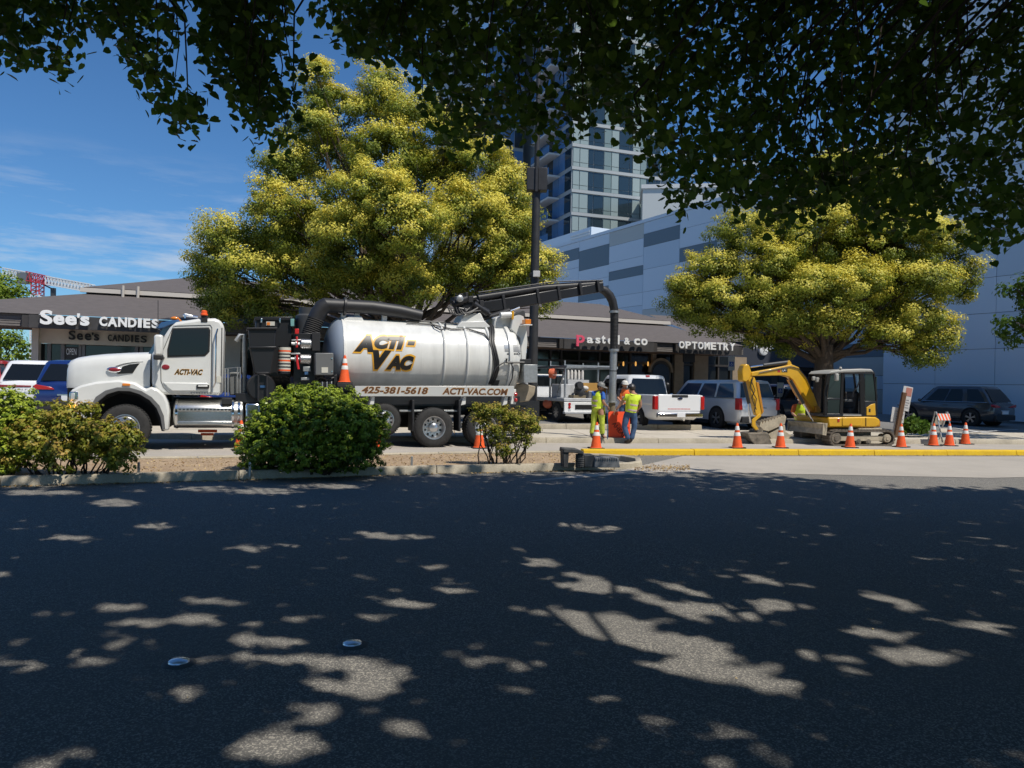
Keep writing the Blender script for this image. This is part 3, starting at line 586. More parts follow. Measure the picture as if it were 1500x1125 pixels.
lout = [(242, 629), (240, 609), (233.5, 594), (222, 581.5), (207, 572.5), (190, 567.6), (172, 567.2), (154, 572), (140, 581.5), (131.5, 597)]
pp('wheel_arch_lip', 'liner_grey', lin+lout, -.025, .1, bevel=.01)
pp('wheel_well', 'dark_void', [(130, 600), (150, 577), (175, 566), (210, 572), (232, 592), (240, 632), (236, 632), (225, 598), (200, 580), (173, 576), (150, 586), (140, 600)], .12, 2.3, bevel=0, plane=0)
pp('bumper', 'white_paint', [(96, 613), (95, 601), (98, 597.5), (137, 598), (133, 613)], .02, 2.48, bevel=.05)
hl = pp('headlight', 'chrome', [(100.5, 587), (101.5, 574), (114, 573), (115, 586)], -.012, .3, bevel=.02); pp('headlight_lens', 'clear_lens', [(103, 585), (104, 576), (109, 575.5), (109, 584.5)], -.03, .0, hl)
MB().ell(P3(104, 594.5, -.03), (.1, .05, .05)).build('turn_signal', 'amber_lit', tk)
pp('side_vent', 'black_vinyl', [(170.5, 548), (176, 544), (179, 537), (190, 533.5), (204.8, 532), (200, 538), (194.5, 546.6)], .175, .26)
p = P3(168, 541.5, .2); em = MB().ell((p.x, .2, p.z), (.17, .04, .07), 18).build('emblem_bezel', 'chrome', tk); MB().ell((p.x, .17, p.z), (.125, .03, .048), 16).build('oval_emblem', 'emblem_red', em)
MB().tube([P3(x, y, .2) for x, y in ((170, 535.5), (180, 532.5), (195, 530), (210, 529.5))], .015, 6).build('hood_crease', 'white_paint', tk)
pb('side_marker', 'amber_lens', 179, 561.7, 190.5, 565.3, -.03, .05)
# --- cab
cabo = [(236.5, 578), (222, 565), (221.8, 519), (249, 479), (258, 471.5), (291, 466.5), (315, 466), (324, 469.5), (328, 478), (325.5, 579)]
pp('cab', 'white_paint', cabo, .12, 2.38, bevel=.07)
pp('windshield', 'glass_blue', [(216, 517), (236.5, 480), (250, 474.5), (256, 474.5), (226, 521)], .32, 2.18, bevel=.01, plane=.12)
pp('sun_visor', 'visor_blue', [(228.5, 479.5), (236, 472), (250, 469), (262, 468), (262.5, 473), (250, 475.5), (240, 480), (231, 482)], .2, 2.3, bevel=.02, plane=.15)
dw = pp('door_window', 'black_plastic', [(245, 523.3), (245, 511), (252.5, 480.5), (306, 479.3), (308.3, 484), (307, 515), (300.5, 521.6)], .1, .16, bevel=.015)
pp('window_glass', 'glass_dark', [(247, 521.3), (247, 511.5), (254, 482.6), (304.5, 481.5), (306, 485), (305, 514), (299.5, 519.8)], .092, .12, dw, .004)
gm = .006
def seam(pts, w=.014, y=.113, m='dark_grey'): return MB().tube([T.at(a, b, .12)-Vector((0, .007, 0)) for a, b in pts], w/2, 6).build('door_seam', m, tk)
seam([(235.5, 531), (236, 558), (239.5, 567), (249, 576.5), (309, 577)]); seam([(309, 577), (310.5, 480), (308, 476), (254, 477.5), (247, 494), (236, 520), (235.5, 531)])
pp('door_ridge', 'white_paint', [(238.5, 560.2), (303, 560.8), (306, 563), (305.5, 573), (252, 573.5), (245, 568)], .085, .16, bevel=.025)
pb('door_handle', 'black_plastic', 287.5, 563.5, 306.5, 569.5, .055, .09, bevel=.02); pb('handle_grip', 'white_paint', 290, 564.5, 304, 566.8, .03, .06, bevel=.01)
MB().tube([P3(318.5, 482, .1), P3(318.5, 482, .04), P3(316.5, 490, .0), P3(315.5, 560, .0), P3(313, 567, .04), P3(312, 567, .1)], .018, 8).build('grab_bar', 'chrome', tk)
MB().tube([P3(325.3, 480, .12), P3(324.2, 575, .12)], .012, 6).build('cab_corner_seam', 'liner_grey', tk)
pb('warning_label', 'sticker', 317.5, 551, 324, 560.5, .11, .125, bevel=0)
MB().ell((P3(242.6, 537.6, .1).x, .112, P3(242.6, 537.6, .1).z), (.085, .012, .06), 16).build('union_emblem', 'emblem_red', tk)
def side_text(s, px0, py0, px1, py1, y, m1, m2, name, bold=.03, out=.02, shear=.35, **k):
    a, b = T.at(px0, py1, y), T.at(px1, py0, y); w, h = b.x-a.x, b.z-a.z
    o1 = text(s, name, m1, tk, (a.x, y, a.z), fit=(w, h), bold=bold, shear=shear, **k)
    if m2: text(s, name+'_outline', m2, tk, (a.x-out, y+.003, a.z-out), fit=(w+2*out, h+2*out), bold=bold+.035, shear=shear, **k)
    return o1
side_text('ACTI-VAC', 255.5, 541.5, 297, 548.5, .114, 'black_vinyl', 'gold_vinyl', 'door_lettering', out=.009)
[pb('small_print', 'grey_steel', 279+k*3.9, y_, 281.8+k*3.9, y_+1.6, .108, .116, bevel=0) for k in range(8) for y_ in (574.8,)]
mr = pb('mirror', 'white_paint', 225.3, 490, 238.5, 521, -.3, -.08, bevel=.05); pb('mirror_base', 'black_plastic', 224.5, 519.5, 239, 527, -.28, -.1, mr, .03)
MB().tube([P3(232, 524, -.2), P3(236, 526, .0), P3(240, 524, .15)], .03, 8).tube([P3(232, 494, -.2), P3(240, 492, .15)], .02, 8).build('mirror_arm', 'black_plastic', mr)
for i, y in enumerate((.35, .8, 1.25, 1.7, 2.15)): MB().ell((T.xz(256, 468, .3)[0], y, T.xz(258, 467, .3)[1]+.01), (.1, .05, .045)).build('roof_marker', 'amber_lens', tk)
MB().tube([P3(271, 466, .6), P3(271, 460, .6), P3(282, 463, .6)], .022, 6).tube([P3(268, 462, .7), P3(290, 464.5, .7)], .03, 8).build('air_horn', 'chrome', tk)
bc = pb('beacon_bracket', 'black_plastic', 294.5, 461.5, 304, 471.5, .1, .2); p = P3(299, 462, .15); MB().lathe([(.085, 0), (.085, .03), (.07, .04), (.068, .1), (.04, .12), (.001, .125)], TR(p), 14).build('beacon', 'orange', bc)
MB().tube([P3(231.5, 482, .2), P3(231.5, 440, .2)], .008, 5).build('antenna', 'black_plastic', tk)
# --- fuel tank and steps
z0, z1 = T.xz(300, 628, .1)[1], T.xz(300, 586, .1)[1]; rr = (z1-z0)/2; xa, xb = T.xz(253.5, 605, .1)[0], T.xz(357, 605, .1)[0]
M = TR(xa, .1+rr, z0+rr) @ RY(R(90)); ft = MB().lathe([(.001, -.0), (rr*.8, .0), (rr*.96, .03), (rr, .07), (rr, xb-xa-.07), (rr*.96, xb-xa-.03), (rr*.8, xb-xa), (.001, xb-xa)], M, 32).build('fuel_tank', 'brushed', tk)
for px in (258, 341, 350): 
    x = T.xz(px, 605, .1)[0]; MB().lathe([(rr+.006, -.03), (rr+.012, -.025), (rr+.012, .025), (rr+.006, .03)], TR(x, .1+rr, z0+rr) @ RY(R(90)), 32).build('tank_strap', 'chrome', ft)
for (a, b, c, d) in ((259.5, 597.5, 340, 602), (259.5, 617.5, 340, 622)): pb('step', 'brushed', a, b, c, d, -.04, .2, ft)
pb('step_plate', 'chrome', 260, 602.5, 339.5, 617.5, .07, .1, ft); 
for i in range(14): pb('step_tread', 'dark_grey', 262+i*5.6, 598.6, 265.3+i*5.6, 601, -.05, -.02, ft, 0)
pb('tank_top_deck', 'black_plastic', 325, 583, 340, 592, .1, .5); pp('toolbox', 'chrome', rect(359.5, 591, 381, 640), .12, .7, bevel=.04)
pb('folded_orange_bar', 'orange', 290, 629.5, 318, 633.5, 1.2, 1.3); pb('folded_orange_lower_bar', 'orange', 294, 634.5, 313, 638, 1.2, 1.3)  # folded orange stand lying under the truck
# --- equipment deck behind the cab
pb('equipment_deck', 'black_paint', 345, 576, 525, 590, .3, 2.2)
for px in (330, 334): MB().tube([P3(px, 580, .5), P3(px, 540, .5), P3(px+18, 538, .5), P3(px+18, 580, .5)], .018, 6).build('hand_rail', 'galv', tk)
pp('hydraulic_tank', 'box_grey', rect(336, 545, 351, 579), .6, 1.5, bevel=.03)
MB().tube([P3(346, 500, .7), P3(352, 491, .7), P3(358, 490, .7), P3(358, 575, .7)], .06, 10).build('exhaust_pipe', 'galv', tk)
pp('cyclone_body', 'black_paint', [(373, 548), (366, 510), (363.5, 482), (404.5, 481.5), (403, 510), (397.5, 548)], .25, 1.0, bevel=.03); pb('cyclone_flange', 'black_paint', 364, 507.5, 405, 510, .2, 1.05); pb('cyclone_lid', 'black_plastic', 361, 479.5, 406, 482.5, .2, 1.05)
for px in (381,): 
    p = P3(px+1, 567, .5); MB().lathe([(.001, -.42), (.3, -.42), (.34, -.36), (.34, .36), (.3, .42), (.001, .42)], TR(p.x, .62, p.z) @ RX(R(90)), 24).build('lower_drum', 'black_paint', tk)
for px in (378.5, 391): MB().tube([P3(px, 546, .12), P3(px, 588, .12)], .022, 6).build('drum_clamp', 'black_plastic', tk)
pb('clamp_bar', 'black_plastic', 376, 545, 394, 547.5, .08, .18); pb('blue_label', 'visor_blue', 381, 564.5, 389, 568, .17, .185, bevel=0)
pb('filter_house', 'black_paint', 374.5, 465.5, 427, 552, 1.0, 2.25, bevel=.03); pb('house_rim', 'black_paint', 373, 464, 429, 469, .96, 2.3); pb('rim_trim', 'teal_trim', 425.5, 467, 431, 478, .9, .97)
lb_ = pb('caution_label', 'sticker', 390, 471, 402.5, 477, .98, .995, bevel=0); pb('caution_sign', 'amber_lens', 391, 472, 395.5, 476.2, .965, .978, lb_, 0)
for px in (383, 410): pb('lid_latch', 'chrome', px-1, 466, px+1.4, 473, .93, .99)
p, q = T.xz(416.5, 547.5, .4), T.xz(416.5, 507, .4); cy = MB().lathe([(.001, p[1]), (.15, p[1]), (.15, q[1]), (.001, q[1])], TR(p[0], .5, 0), 22).build('accumulator', 'black_paint', tk)
MB().lathe([(.1525, p[1]+.06), (.1525, q[1]-.03)], TR(p[0], .5, 0), 22).build('instruction_label', 'sticker', cy); 
for i in range(7): MB().lathe([(.154, q[1]-.1-i*.08), (.154, q[1]-.14-i*.08)], TR(p[0], .5, 0), 22).build('label_print', 'dark_grey' if i % 3 else 'orange', cy)
for (a, b, c, d) in ((440.5, 496, 456.5, 510.5), (439.5, 518.5, 456, 533)):
    p, q = P3(a, (b+d)/2, .35), P3(c, (b+d)/2, .35); r = (T.xz(a, b, .35)[1]-T.xz(a, d, .35)[1])/2
    MB().lathe([(.001, 0), (r*.85, 0), (r, .02), (r, q.x-p.x-.02), (r*.85, q.x-p.x), (.001, q.x-p.x)], TR(p.x, .45, p.z) @ RY(R(90)), 20).build('perforated_muffler', 'mesh_silver', tk)
    MB().tube([(p.x, .45, p.z), (p.x-.22, .45, p.z)], .04, 8).lathe([(.001, 0), (.07, 0), (.07, .03), (.001, .03)], TR(p.x-.12, .45, p.z) @ RY(R(90)), 12).build('pipe_union', 'galv', tk)
for (a, b, c, d, m, n_) in ((432, 481.5, 438, 489, 'red_paint', 'valve_cap'), (433.5, 493, 436.5, 509, 'red_paint', 'valve_lever'), (427, 497, 442, 499.5, 'galv', 'manifold'), (428, 503.5, 442, 505.5, 'galv', 'manifold'), (426, 517, 440, 519.5, 'galv', 'manifold'), (444, 537, 455, 544, 'galv', 'valve_body'), (446, 544.5, 452, 549, 'visor_blue', 'blue_valve'), (441, 553, 453, 557, 'galv', 'valve_body')): pb(n_, m, a, b, c, d, .4, .55)
MB().tube([P3(435, 520, .38), P3(435.5, 530, .36), P3(437.5, 541, .33)], .03, 6).build('valve_lever', 'red_paint', tk)
pb('pump_block', 'black_paint', 430, 488, 462, 576, .62, 1.9); pb('hose_guard', 'black_plastic', 457, 487, 469, 514, .5, .9)
cb = pb('control_box', 'box_grey', 462, 517, 488.5, 549.5, .1, .55, bevel=.02); pb('box_label', 'sticker', 471, 538, 480.5, 546, .09, .105, cb, 0)
for y in (524, 543): pb('box_latch', 'chrome', 485.5, y, 487.3, y+2, .085, .11, cb, 0)
for i in range(8): pb('spool_valve', 'galv' if i % 2 else 'black_plastic', 461.5+i*3.3, 559, 463.6+i*3.3, 569, .2, .3)
MB().tube([P3(463, 557, .35), P3(470, 552, .25), P3(480, 556, .2), P3(489, 553, .3)], .022, 6).tube([P3(465, 570, .3), P3(474, 574, .2), P3(486, 569, .25)], .022, 6).build('hydraulic_hose', 'hose_black', tk)
p, q = T.xz(450, 492, 1.3), T.xz(450, 463, 1.3); MB().lathe([(.001, p[1]-.3), (.3, p[1]-.3), (.3, q[1]), (.24, q[1]+.04), (.22, q[1]+.05), (.22, q[1]+.22), (.001, q[1]+.22)], TR(p[0], 1.35, 0), 22).build('silencer', 'dark_grey', tk)
pb('cone_tray', 'black_plastic', 494, 561, 517, 566.5, .02, .42); pb('rack_leg', 'black_paint', 489, 549, 494, 580, .3, .6)
# --- tank
TC, TZ, TRr = 1.25, 2.36, 1.0
xa, xb = T.xz(503, 520, .3)[0], T.xz(757, 520, .3)[0]; L = xb-xa; M = TR(xa, TC, TZ) @ RY(R(90))
dome = [(TRr*math.sin(t), -.42*math.cos(t)) for t in [R(2+88*i/9) for i in range(10)]]
MB().lathe(dome, M, 56).build('tank_front_dish', 'dish_grey', tk)  # blue-grey colour stands for the shade on the dish
tank = MB().lathe([(TRr, 0), (TRr+.02, .005), (TRr+.02, .05), (TRr, .055), (TRr, L*.5), (TRr, L), ], M, 72).build('tank', 'tank_white', tk)
MB().lathe([(TRr*math.cos(t)*1.0, L+.3*math.sin(t)) for t in [R(9*i) for i in range(10)]]+[(.001, L+.3)], M, 56).build('tank_door', 'tank_white', tk)
def tx_at(px): return T.xz(px, 520, .3)[0]-xa
for px, w in ((651, .035), (685, .035), (718, .04)):
    h = tx_at(px); MB().lathe([(TRr-.01, h-w), (TRr+.045, h-w*.7), (TRr+.055, h), (TRr+.045, h+w*.7), (TRr-.01, h+w)], M, 64).build('tank_rib', 'tank_white', tk)
for px in (618, 672, 703): h = tx_at(px); MB().lathe([(TRr+.001, h-.01), (TRr+.004, h), (TRr+.001, h+.01)], M, 64).build('weld_seam', 'tank_white', tk)
h = tx_at(748); MB().lathe([(TRr, h-.06), (TRr+.06, h-.05), (TRr+.06, h+.05), (TRr, h+.06)], M, 64).build('door_flange', 'tank_white', tk)
def arcpath(px, a0, a1, r, n=10): x = xa+tx_at(px); return [(x+.06*math.sin(i), TC-r*math.cos(a), TZ+r*math.sin(a)) for i, a in enumerate([a0+(a1-a0)*k/n for k in range(n+1)])]
for d in (0, 3, 5.5): MB().tube(arcpath(721+d, R(85), R(-40), TRr+.05), .03, 6).build('hose_bundle', 'hose_black', tk)
for k, z in ((640, 1), (700, 1)): pass
MB().tube([(xa+tx_at(a), TC-(TRr+.04)*math.cos(R(b)), TZ+(TRr+.04)*math.sin(R(b))) for a, b in ((600, 62), (640, 60), (665, 50), (690, 52), (712, 42), (718, 30))], .022, 6).tube([(xa+tx_at(a), TC-(TRr+.06)*math.cos(R(b)), TZ+(TRr+.06)*math.sin(R(b))) for a, b in ((636, 75), (640, 52), (648, 45), (656, 50), (660, 70))], .02, 6).tube([(xa+tx_at(a), TC-(TRr+.05)*math.cos(R(b)), TZ+(TRr+.05)*math.sin(R(b))) for a, b in ((600, 70), (650, 72), (690, 66), (716, 60))], .025, 6).build('roof_hose', 'hose_black', tk)
MB().tube([P3(a, b, .2) for a, b in ((724, 545), (727, 538), (738, 531), (748, 530), (752, 540), (750, 555), (745, 566))], .018, 6).tube([P3(a, b, .2) for a, b in ((742, 525), (742, 531), (768, 531))], .03, 6).build('rear_piping', 'hose_black', tk)
def wrap_text(s, px0, py0, px1, py1, m, name, grow=0., bold=.03, shear=.35, eps=.006):
    a, b = T.at(px0, py1, .3), T.at(px1, py0, .3); me = text_mesh(s, fit=(b.x-a.x+2*grow, b.z-a.z+2*grow), bold=bold, shear=shear)
    bm = bmesh.new(); bm.from_mesh(me); zs = b.z-a.z+2*grow
    for i in range(1, 14): bmesh.ops.bisect_plane(bm, geom=bm.verts[:]+bm.edges[:]+bm.faces[:], plane_co=(0, zs*i/14, 0), plane_no=(0, 1, 0))
    for v in bm.verts:
        x, z = a.x-grow+v.co.x, a.z-grow+v.co.y; d = max(-.98, min(.98, (z-TZ)/TRr)); v.co = (x, TC-TRr*math.sqrt(1-d*d)-eps, z)
    bm.to_mesh(me); bm.free(); me.materials.append(MATS[m]); o = bpy.data.objects.new(name, me); COL.objects.link(o); o.parent = tk; return o
for s, x0, y0, x1, y1 in (('A', 518, 492, 547, 515), ('CTI', 548, 493.5, 594, 511), ('-', 596.5, 500, 608.5, 505.5), ('V', 545, 513.5, 573, 541), ('AC', 565, 521.5, 606, 541.5)):
    wrap_text(s, x0, y0, x1, y1, 'gold_vinyl', 'tank_lettering_outline', .045, .12, .3, .008); wrap_text(s, x0, y0, x1, y1, 'black_vinyl', 'tank_lettering', 0, .085, .3, .013)
def decal(px0, py0, px1, py1, m, name, eps=.006):
    a, b = T.at(px0, py1, .3), T.at(px1, py0, .3); rings = []
    for i in range(5):
        z = a.z+(b.z-a.z)*i/4; d = (z-TZ)/TRr; y = TC-TRr*math.sqrt(1-d*d)-eps; rings.append([(a.x, y, z), (b.x, y, z)])
    return MB().loft(rings, False, False).build(name, m, tk, smooth=0)
decal(739, 505, 748, 510.5, 'dish_grey', 'flag_decal', .008)
for i in range(5): decal(739 if i > 2 else 748, 505+i*2.2, 762.5, 506.1+i*2.2, 'grey_steel', 'flag_stripe', .008)
[decal(742+k*3.4, 517.4, 744.6+k*3.4, 519.4, 'dark_grey', 'decal_print', .008) for k in range(6)]; decal(723.5, 557, 734, 566, 'dark_grey', 'louvre_plate', .01)
# white saddle with turret and the rear hinge housing
zt = TZ+TRr-.05
pp('turret_pedestal', 'white_paint', [(672, 474), (680, 460), (704, 458), (712, 474)], .85, 1.65, bevel=.03, plane=.85); pp('pedestal_foot', 'white_paint', [(668, 480), (676, 471), (710, 470), (720, 480)], .7, 1.8, bevel=.02, plane=.7)
tr = pp('turret', 'black_paint', [(676, 459), (674, 450), (683, 440), (697, 436), (708, 444), (704, 458)], .9, 1.6, bevel=.04, plane=.9)
for a, b, c, d, r in ((664, 446, 684, 438, .13), (676, 440, 697, 437, .09), (693, 446, 714, 459, .12), (700, 452, 718, 461, .06), (668, 452, 686, 455, .07)): MB().tube([P3(a, b, .95), P3(c, d, .95)], r, 12).build('slew_cylinder', 'black_paint', tr)
for k in range(7):
    x = 660+k*4; MB().tube([P3(x-4, 450+2*(k % 3), .8), P3(x, 459+k % 4, .75), P3(x+10, 462-k, .78), P3(x+20, 455-2*(k % 3), .85)], .022, 6).build('slew_hose', 'hose_black', tr)
for px, py, w in ((668, 438, 5), (676, 434, 6), (684, 432, 4), (690, 438, 7), (706, 444, 6)): pb('valve_block', 'black_plastic', px-w/2, py-4, px+w/2, py+5, .85, 1.3, tr)
MB().lathe([(.001, 0), (.09, .0), (.095, .14), (.06, .16), (.001, .16)], TR(P3(672, 438, .85)) @ RX(R(90)), 14).build('slew_motor', 'galv', tr)
# boom
B0, B1 = P3(702, 452, 1.25), P3(882, 421, 1.25)
bm_ = MB().bar(B0, B0.lerp(B1, .62), .32, .34).build('boom', 'black_paint', tk, bevel=.03); MB().bar(B0.lerp(B1, .55), B1, .24, .26).build('boom_inner_section', 'black_paint', bm_, bevel=.02)
up = Vector((-.16, 0, .98))
MB().tube([B0+up*.3, B0.lerp(B1, .5)+up*.28, B1+up*.1], .115, 14).build('boom_pipe', 'hose_black', bm_); MB().tube([B0+up*.45+Vector((0, -.12, 0)), B0.lerp(B1, .6)+up*.4+Vector((0, -.12, 0)), B1+up*.2+Vector((0, -.1, 0))], .02, 6).build('boom_line', 'black_plastic', bm_)
for t in (.18, .45, .62, .8, .95): q = B0.lerp(B1, t); MB().boxm(TR(q+up*.05) @ RY(R(-10)), .08, .38, .42 if t < .7 else .36).build('boom_clamp', 'black_plastic', bm_, bevel=.01)
MB().tube([B0+Vector((-.1, -.2, -.35)), B0.lerp(B1, .22)+Vector((0, -.18, -.2))], .07, 10).build('lift_cylinder', 'black_paint', bm_); MB().tube([B0+Vector((.3, -.2, -.28)), B0.lerp(B1, .3)+Vector((0, -.16, -.18))], .035, 8).build('lift_rod', 'chrome', bm_)
hp = [(872, 422.5), (880, 423), (887, 426.5), (893, 433), (897, 441), (899.5, 452), (900, 470), (899.5, 490), (899, 513)]
MB().tube([P3(a, b, 1.25) for a, b in hp], [.1, .12, .13, .135, .13, .125, .12, .115, .115], 16).build('suction_hose', 'hose_black', tk)
for k in range(26):
    t = k/25; y = 460+t*50; p = P3(900-t*.8, y, 1.25); MB().lathe([(.118, -.012), (.131, 0), (.118, .012)], TR(p), 16).build('hose_ring', 'hose_black', tk)
for y in (457, 513): p = P3(899.5, y, 1.25); MB().lathe([(.11, -.04), (.155, -.03), (.155, .03), (.11, .04)], TR(p), 18).build('hose_clamp', 'galv', tk)
p, q = P3(899, 513, 1.25), P3(896.5, 589, 1.25); MB().tube([p, q], .11, 18).build('suction_tube', 'galv', tk); MB().lathe([(.1, -.03), (.155, -.02), (.155, .02), (.1, .03)], TR(q), 18).build('tube_flange', 'galv', tk); MB().tube([q, (q.x-.0, q.y, .05)], .105, 16).build('tube_tip', 'dull_gold', tk)
MB().lathe([(.111, -.015), (.116, 0), (.111, .015)], TR(p.lerp(q, .4)), 18).build('tube_band', 'black_plastic', tk)
# overhead pipe and corrugated elbow
PY = .95
MB().tube([P3(x, y, PY) for x, y in ((474, 447), (484, 447.5), (545, 450.5), (585, 456), (617, 463))], [.19, .185, .18, .175, .16], 18).build('vacuum_pipe', 'hose_black', tk)
MB().tube([P3(x, y, PY) for x, y in ((462, 468), (467, 458), (472, 450.5), (479, 447))], .21, 18).build('pipe_elbow', 'hose_black', tk)
a, b = P3(451, 500, PY), P3(463, 467, PY)
MB().tube([a+(b-a)*i/24 for i in range(25)], [.2+.02*(i % 2) for i in range(25)], 18).build('corrugated_duct', 'rubber', tk)
MB().lathe([(.19, -.04), (.24, -.03), (.24, .03), (.19, .04)], TR(P3(505, 448.6, PY)) @ RY(R(92)), 18).build('pipe_flange', 'hose_black', tk)
pb('duct_base', 'black_paint', 440, 496, 468, 520, .7, 1.3)
for px, py in ((500, 463), (520, 464), (560, 465)): pb('pipe_saddle', 'white_paint', px, py-7, px+7, py+12, .95, 1.1)
pp('tank_collar', 'white_paint', [(497, 480), (503, 467), (512, 463), (530, 463), (535, 474)], .9, 1.6, bevel=.03, plane=.9)
# rear housing, door gear, lettered side band
pp('hinge_housing', 'white_paint', [(722, 481), (726, 465), (740, 459.5), (754, 459), (757, 466), (752, 481)], .8, 1.7, bevel=.04, plane=.8); pp('door_arm', 'white_paint', [(748, 482), (752, 464), (760, 459.5), (767, 463), (771, 478), (773, 500), (770, 530), (764, 530), (762, 495)], .6, .75, bevel=.02, plane=.6)
pp('door_arm_cover', 'dark_grey', [(750, 462), (766, 454), (769, 456), (770, 465), (762, 462)], .6, .9, plane=.6); MB().tube([P3(733, 462, .7), P3(750, 461, .7)], .09, 12).build('door_cylinder', 'white_paint', tk); pb('yellow_tab', 'yellow', 750, 455.5, 753, 468, .6, .65); pb('rear_beacon', 'amber_lens', 769.5, 467.5, 778, 474.5, .3, .55); pb('beacon_shelf', 'white_paint', 767, 475, 780, 476.8, .25, .6)
pb('rear_cabinet', 'galv', 767.5, 534, 787.5, 560.5, .2, .6); pb('cabinet_bracket', 'black_plastic', 757, 526, 778, 533, .3, .7)
pp('discharge_chute', 'dirty_tan', [(754, 590), (752, 566), (765, 561), (785, 566), (783, 578), (775, 588)], .7, 1.8, bevel=.03, plane=.7)
bd = pp('side_band', 'brushed', rect(520, 565.4, 753, 580.5), .03, .09, bevel=.006); bd.data.materials[0] = mat('band_white', (.66, .65, .62), .35, .3)
# the band follows the truck's own level, so its lettering does too
def band_text(s, px0, px1): side_text(s, px0, 569.8+(px0-520)*.0195-1.6, px1, 576.2+(px0-520)*.0195, .026, 'brown_vinyl', 'gold_vinyl', 'band_lettering', out=.008, shear=.2, bold=.02)
a, b = T.at(530, 572, .03), T.at(627, 572, .03); c, d = T.at(648, 575, .03), T.at(744, 575, .03); bz = bd.bound_box[0][2]; zh = (bd.bound_box[1][2]-bz)
for s, u, v in (('425-381-5618', a, b), ('ACTI-VAC.COM', c, d)):
    text(s, 'band_lettering', 'brown_vinyl', bd, (u.x, .024, bz+zh*.24), fit=(v.x-u.x, zh*.52), shear=.22, bold=.03); text(s, 'band_lettering_outline', 'gold_vinyl', bd, (u.x-.008, .028, bz+zh*.22), fit=(v.x-u.x+.016, zh*.56), shear=.22, bold=.045)
for px in (545, 679, 740): pp('band_bracket', 'white_paint', [(px, 581), (px+4, 581), (px+3, 592), (px-4, 594)], .1, .6, bevel=.005)
pb('tail_plate', 'white_paint', 748, 570, 756, 592, .12, .2); 
for py in (578, 586): MB().ell(P3(755.5, py, .1), (.05, .05, .06)).build('tail_light', 'red_lens', tk)
# ================================================ mini excavator
mat('cat_yellow', (.66, .36, .012), .4, var=.07, vscale=4, coat=.2); mat('dust_tan', (.42, .36, .26), .8, var=.25, vscale=6); mat('worn_steel', (.2, .17, .13), .6, .4, var=.4, vscale=7); mat('roof_white', (.36, .35, .32), .5); mat('cab_black', (.012, .012, .012), .6, spec=.25); mat('green_glass', (.015, .026, .024), .06, spec=.45); mat('track_rubber', (.12, .1, .078), .9, var=.5, vscale=8)
eo = gnd(1252, 653.5); E = Frame((eo.x, eo.y, 0), R(12)); ex = thing('mini_excavator', 'yellow mini excavator with black cab and dusty tracks beside the traffic cones', 'excavator', E.o, R(12))
def ep(name, m, poly, y0, y1, parent=ex, bevel=.01, plane=None): return MB().prism(E.xzs(poly, y0 if plane is None else plane), y0, y1).build(name, m, parent, bevel=bevel)
def eb(name, m, x0, y0, x1, y1, ya, yb, parent=ex, bevel=.01): return ep(name, m, rect(x0, y0, x1, y1), ya, yb, parent, bevel)
def EP(px, py, y): return E.at(px, py, y)
XA, ZA = E.xz(1226, 641); XB, ZB = E.xz(1301, 641); tr_r = E.xz(1250, 630.3)[1]/2
def capsule(r, n=10): return [(XA+tr_r+(-math.cos(t) if 0 else 0), 0) for t in ()]
def stadium(r, n=10):
    a = [(XA+r*math.cos(t), tr_r+.0+r*math.sin(t)) for t in [math.pi/2+math.pi*i/n for i in range(n+1)]]
    return a+[(XB+r*math.cos(t), tr_r+r*math.sin(t)) for t in [-math.pi/2+math.pi*i/n for i in range(n+1)]]
for y0 in (0., 1.5):
    so_, si = stadium(tr_r), stadium(tr_r-.05); mb = MB(); n = len(so_)
    mb.loft([[(x, y0, z) for x, z in so_], [(x, y0+.4, z) for x, z in so_], [(x, y0+.4, z) for x, z in si], [(x, y0, z) for x, z in si], [(x, y0, z) for x, z in so_]], caps=False)
    tkk = mb.build('track', 'track_rubber', ex)
    per = [Vector((x, 0, z)) for x, z in so_]+[Vector((so_[0][0], 0, so_[0][1]))]; tot = sum((b-a).length for a, b in zip(per[:-1], per[1:])); k = 46
    lug = MB().box(-.035, .035, 0, .4, 0, .022).mesh('track_lug', 'track_rubber', 0)
    for i in range(k):
        s_ = tot*i/k
        for a, b in zip(per[:-1], per[1:]):
            l = (b-a).length
            if s_ <= l: break
            s_ -= l
        p = a.lerp(b, s_/max(l, 1e-6)); d = (b-a).normalized(); meshob('track_lug', lug, tkk, (p.x, y0, p.z), (0, -math.atan2(d.z, d.x)+math.pi, 0))
    MB().prism([(XA-.02, tr_r-.09), (XB-.1, tr_r-.09), (XB-.1, tr_r+.06), (XA-.02, tr_r+.06)], y0+.07, y0+.33).build('track_frame', 'dust_tan', ex, bevel=.01)
    for i, (x, r) in enumerate(((XB, tr_r*.55), (XA, tr_r*.72), (XA+.45, .09), (XA+.8, .09), (XA+1.15, .09))):
        M = TR(x, y0+.02 if i < 2 else y0+.06, tr_r if i < 2 else .13) @ RX(R(90)); MB().lathe([(.001, .02), (r*.45, .02), (r*.5, 0), (r*.9, 0), (r, -.02), (r, -.3), (.001, -.3)], M, 18).build('roller', 'dust_tan' if i == 0 else 'worn_steel', ex)
MB().box(XA+.3, XB-.3, .4, 1.5, .3, .52).build('undercarriage', 'worn_steel', ex)
c_ = (XA+XB)/2; MB().lathe([(.001, 0), (.45, 0), (.45, .12), (.001, .12)], TR(c_, .95, .5), 24).build('swing_ring', 'worn_steel', ex)
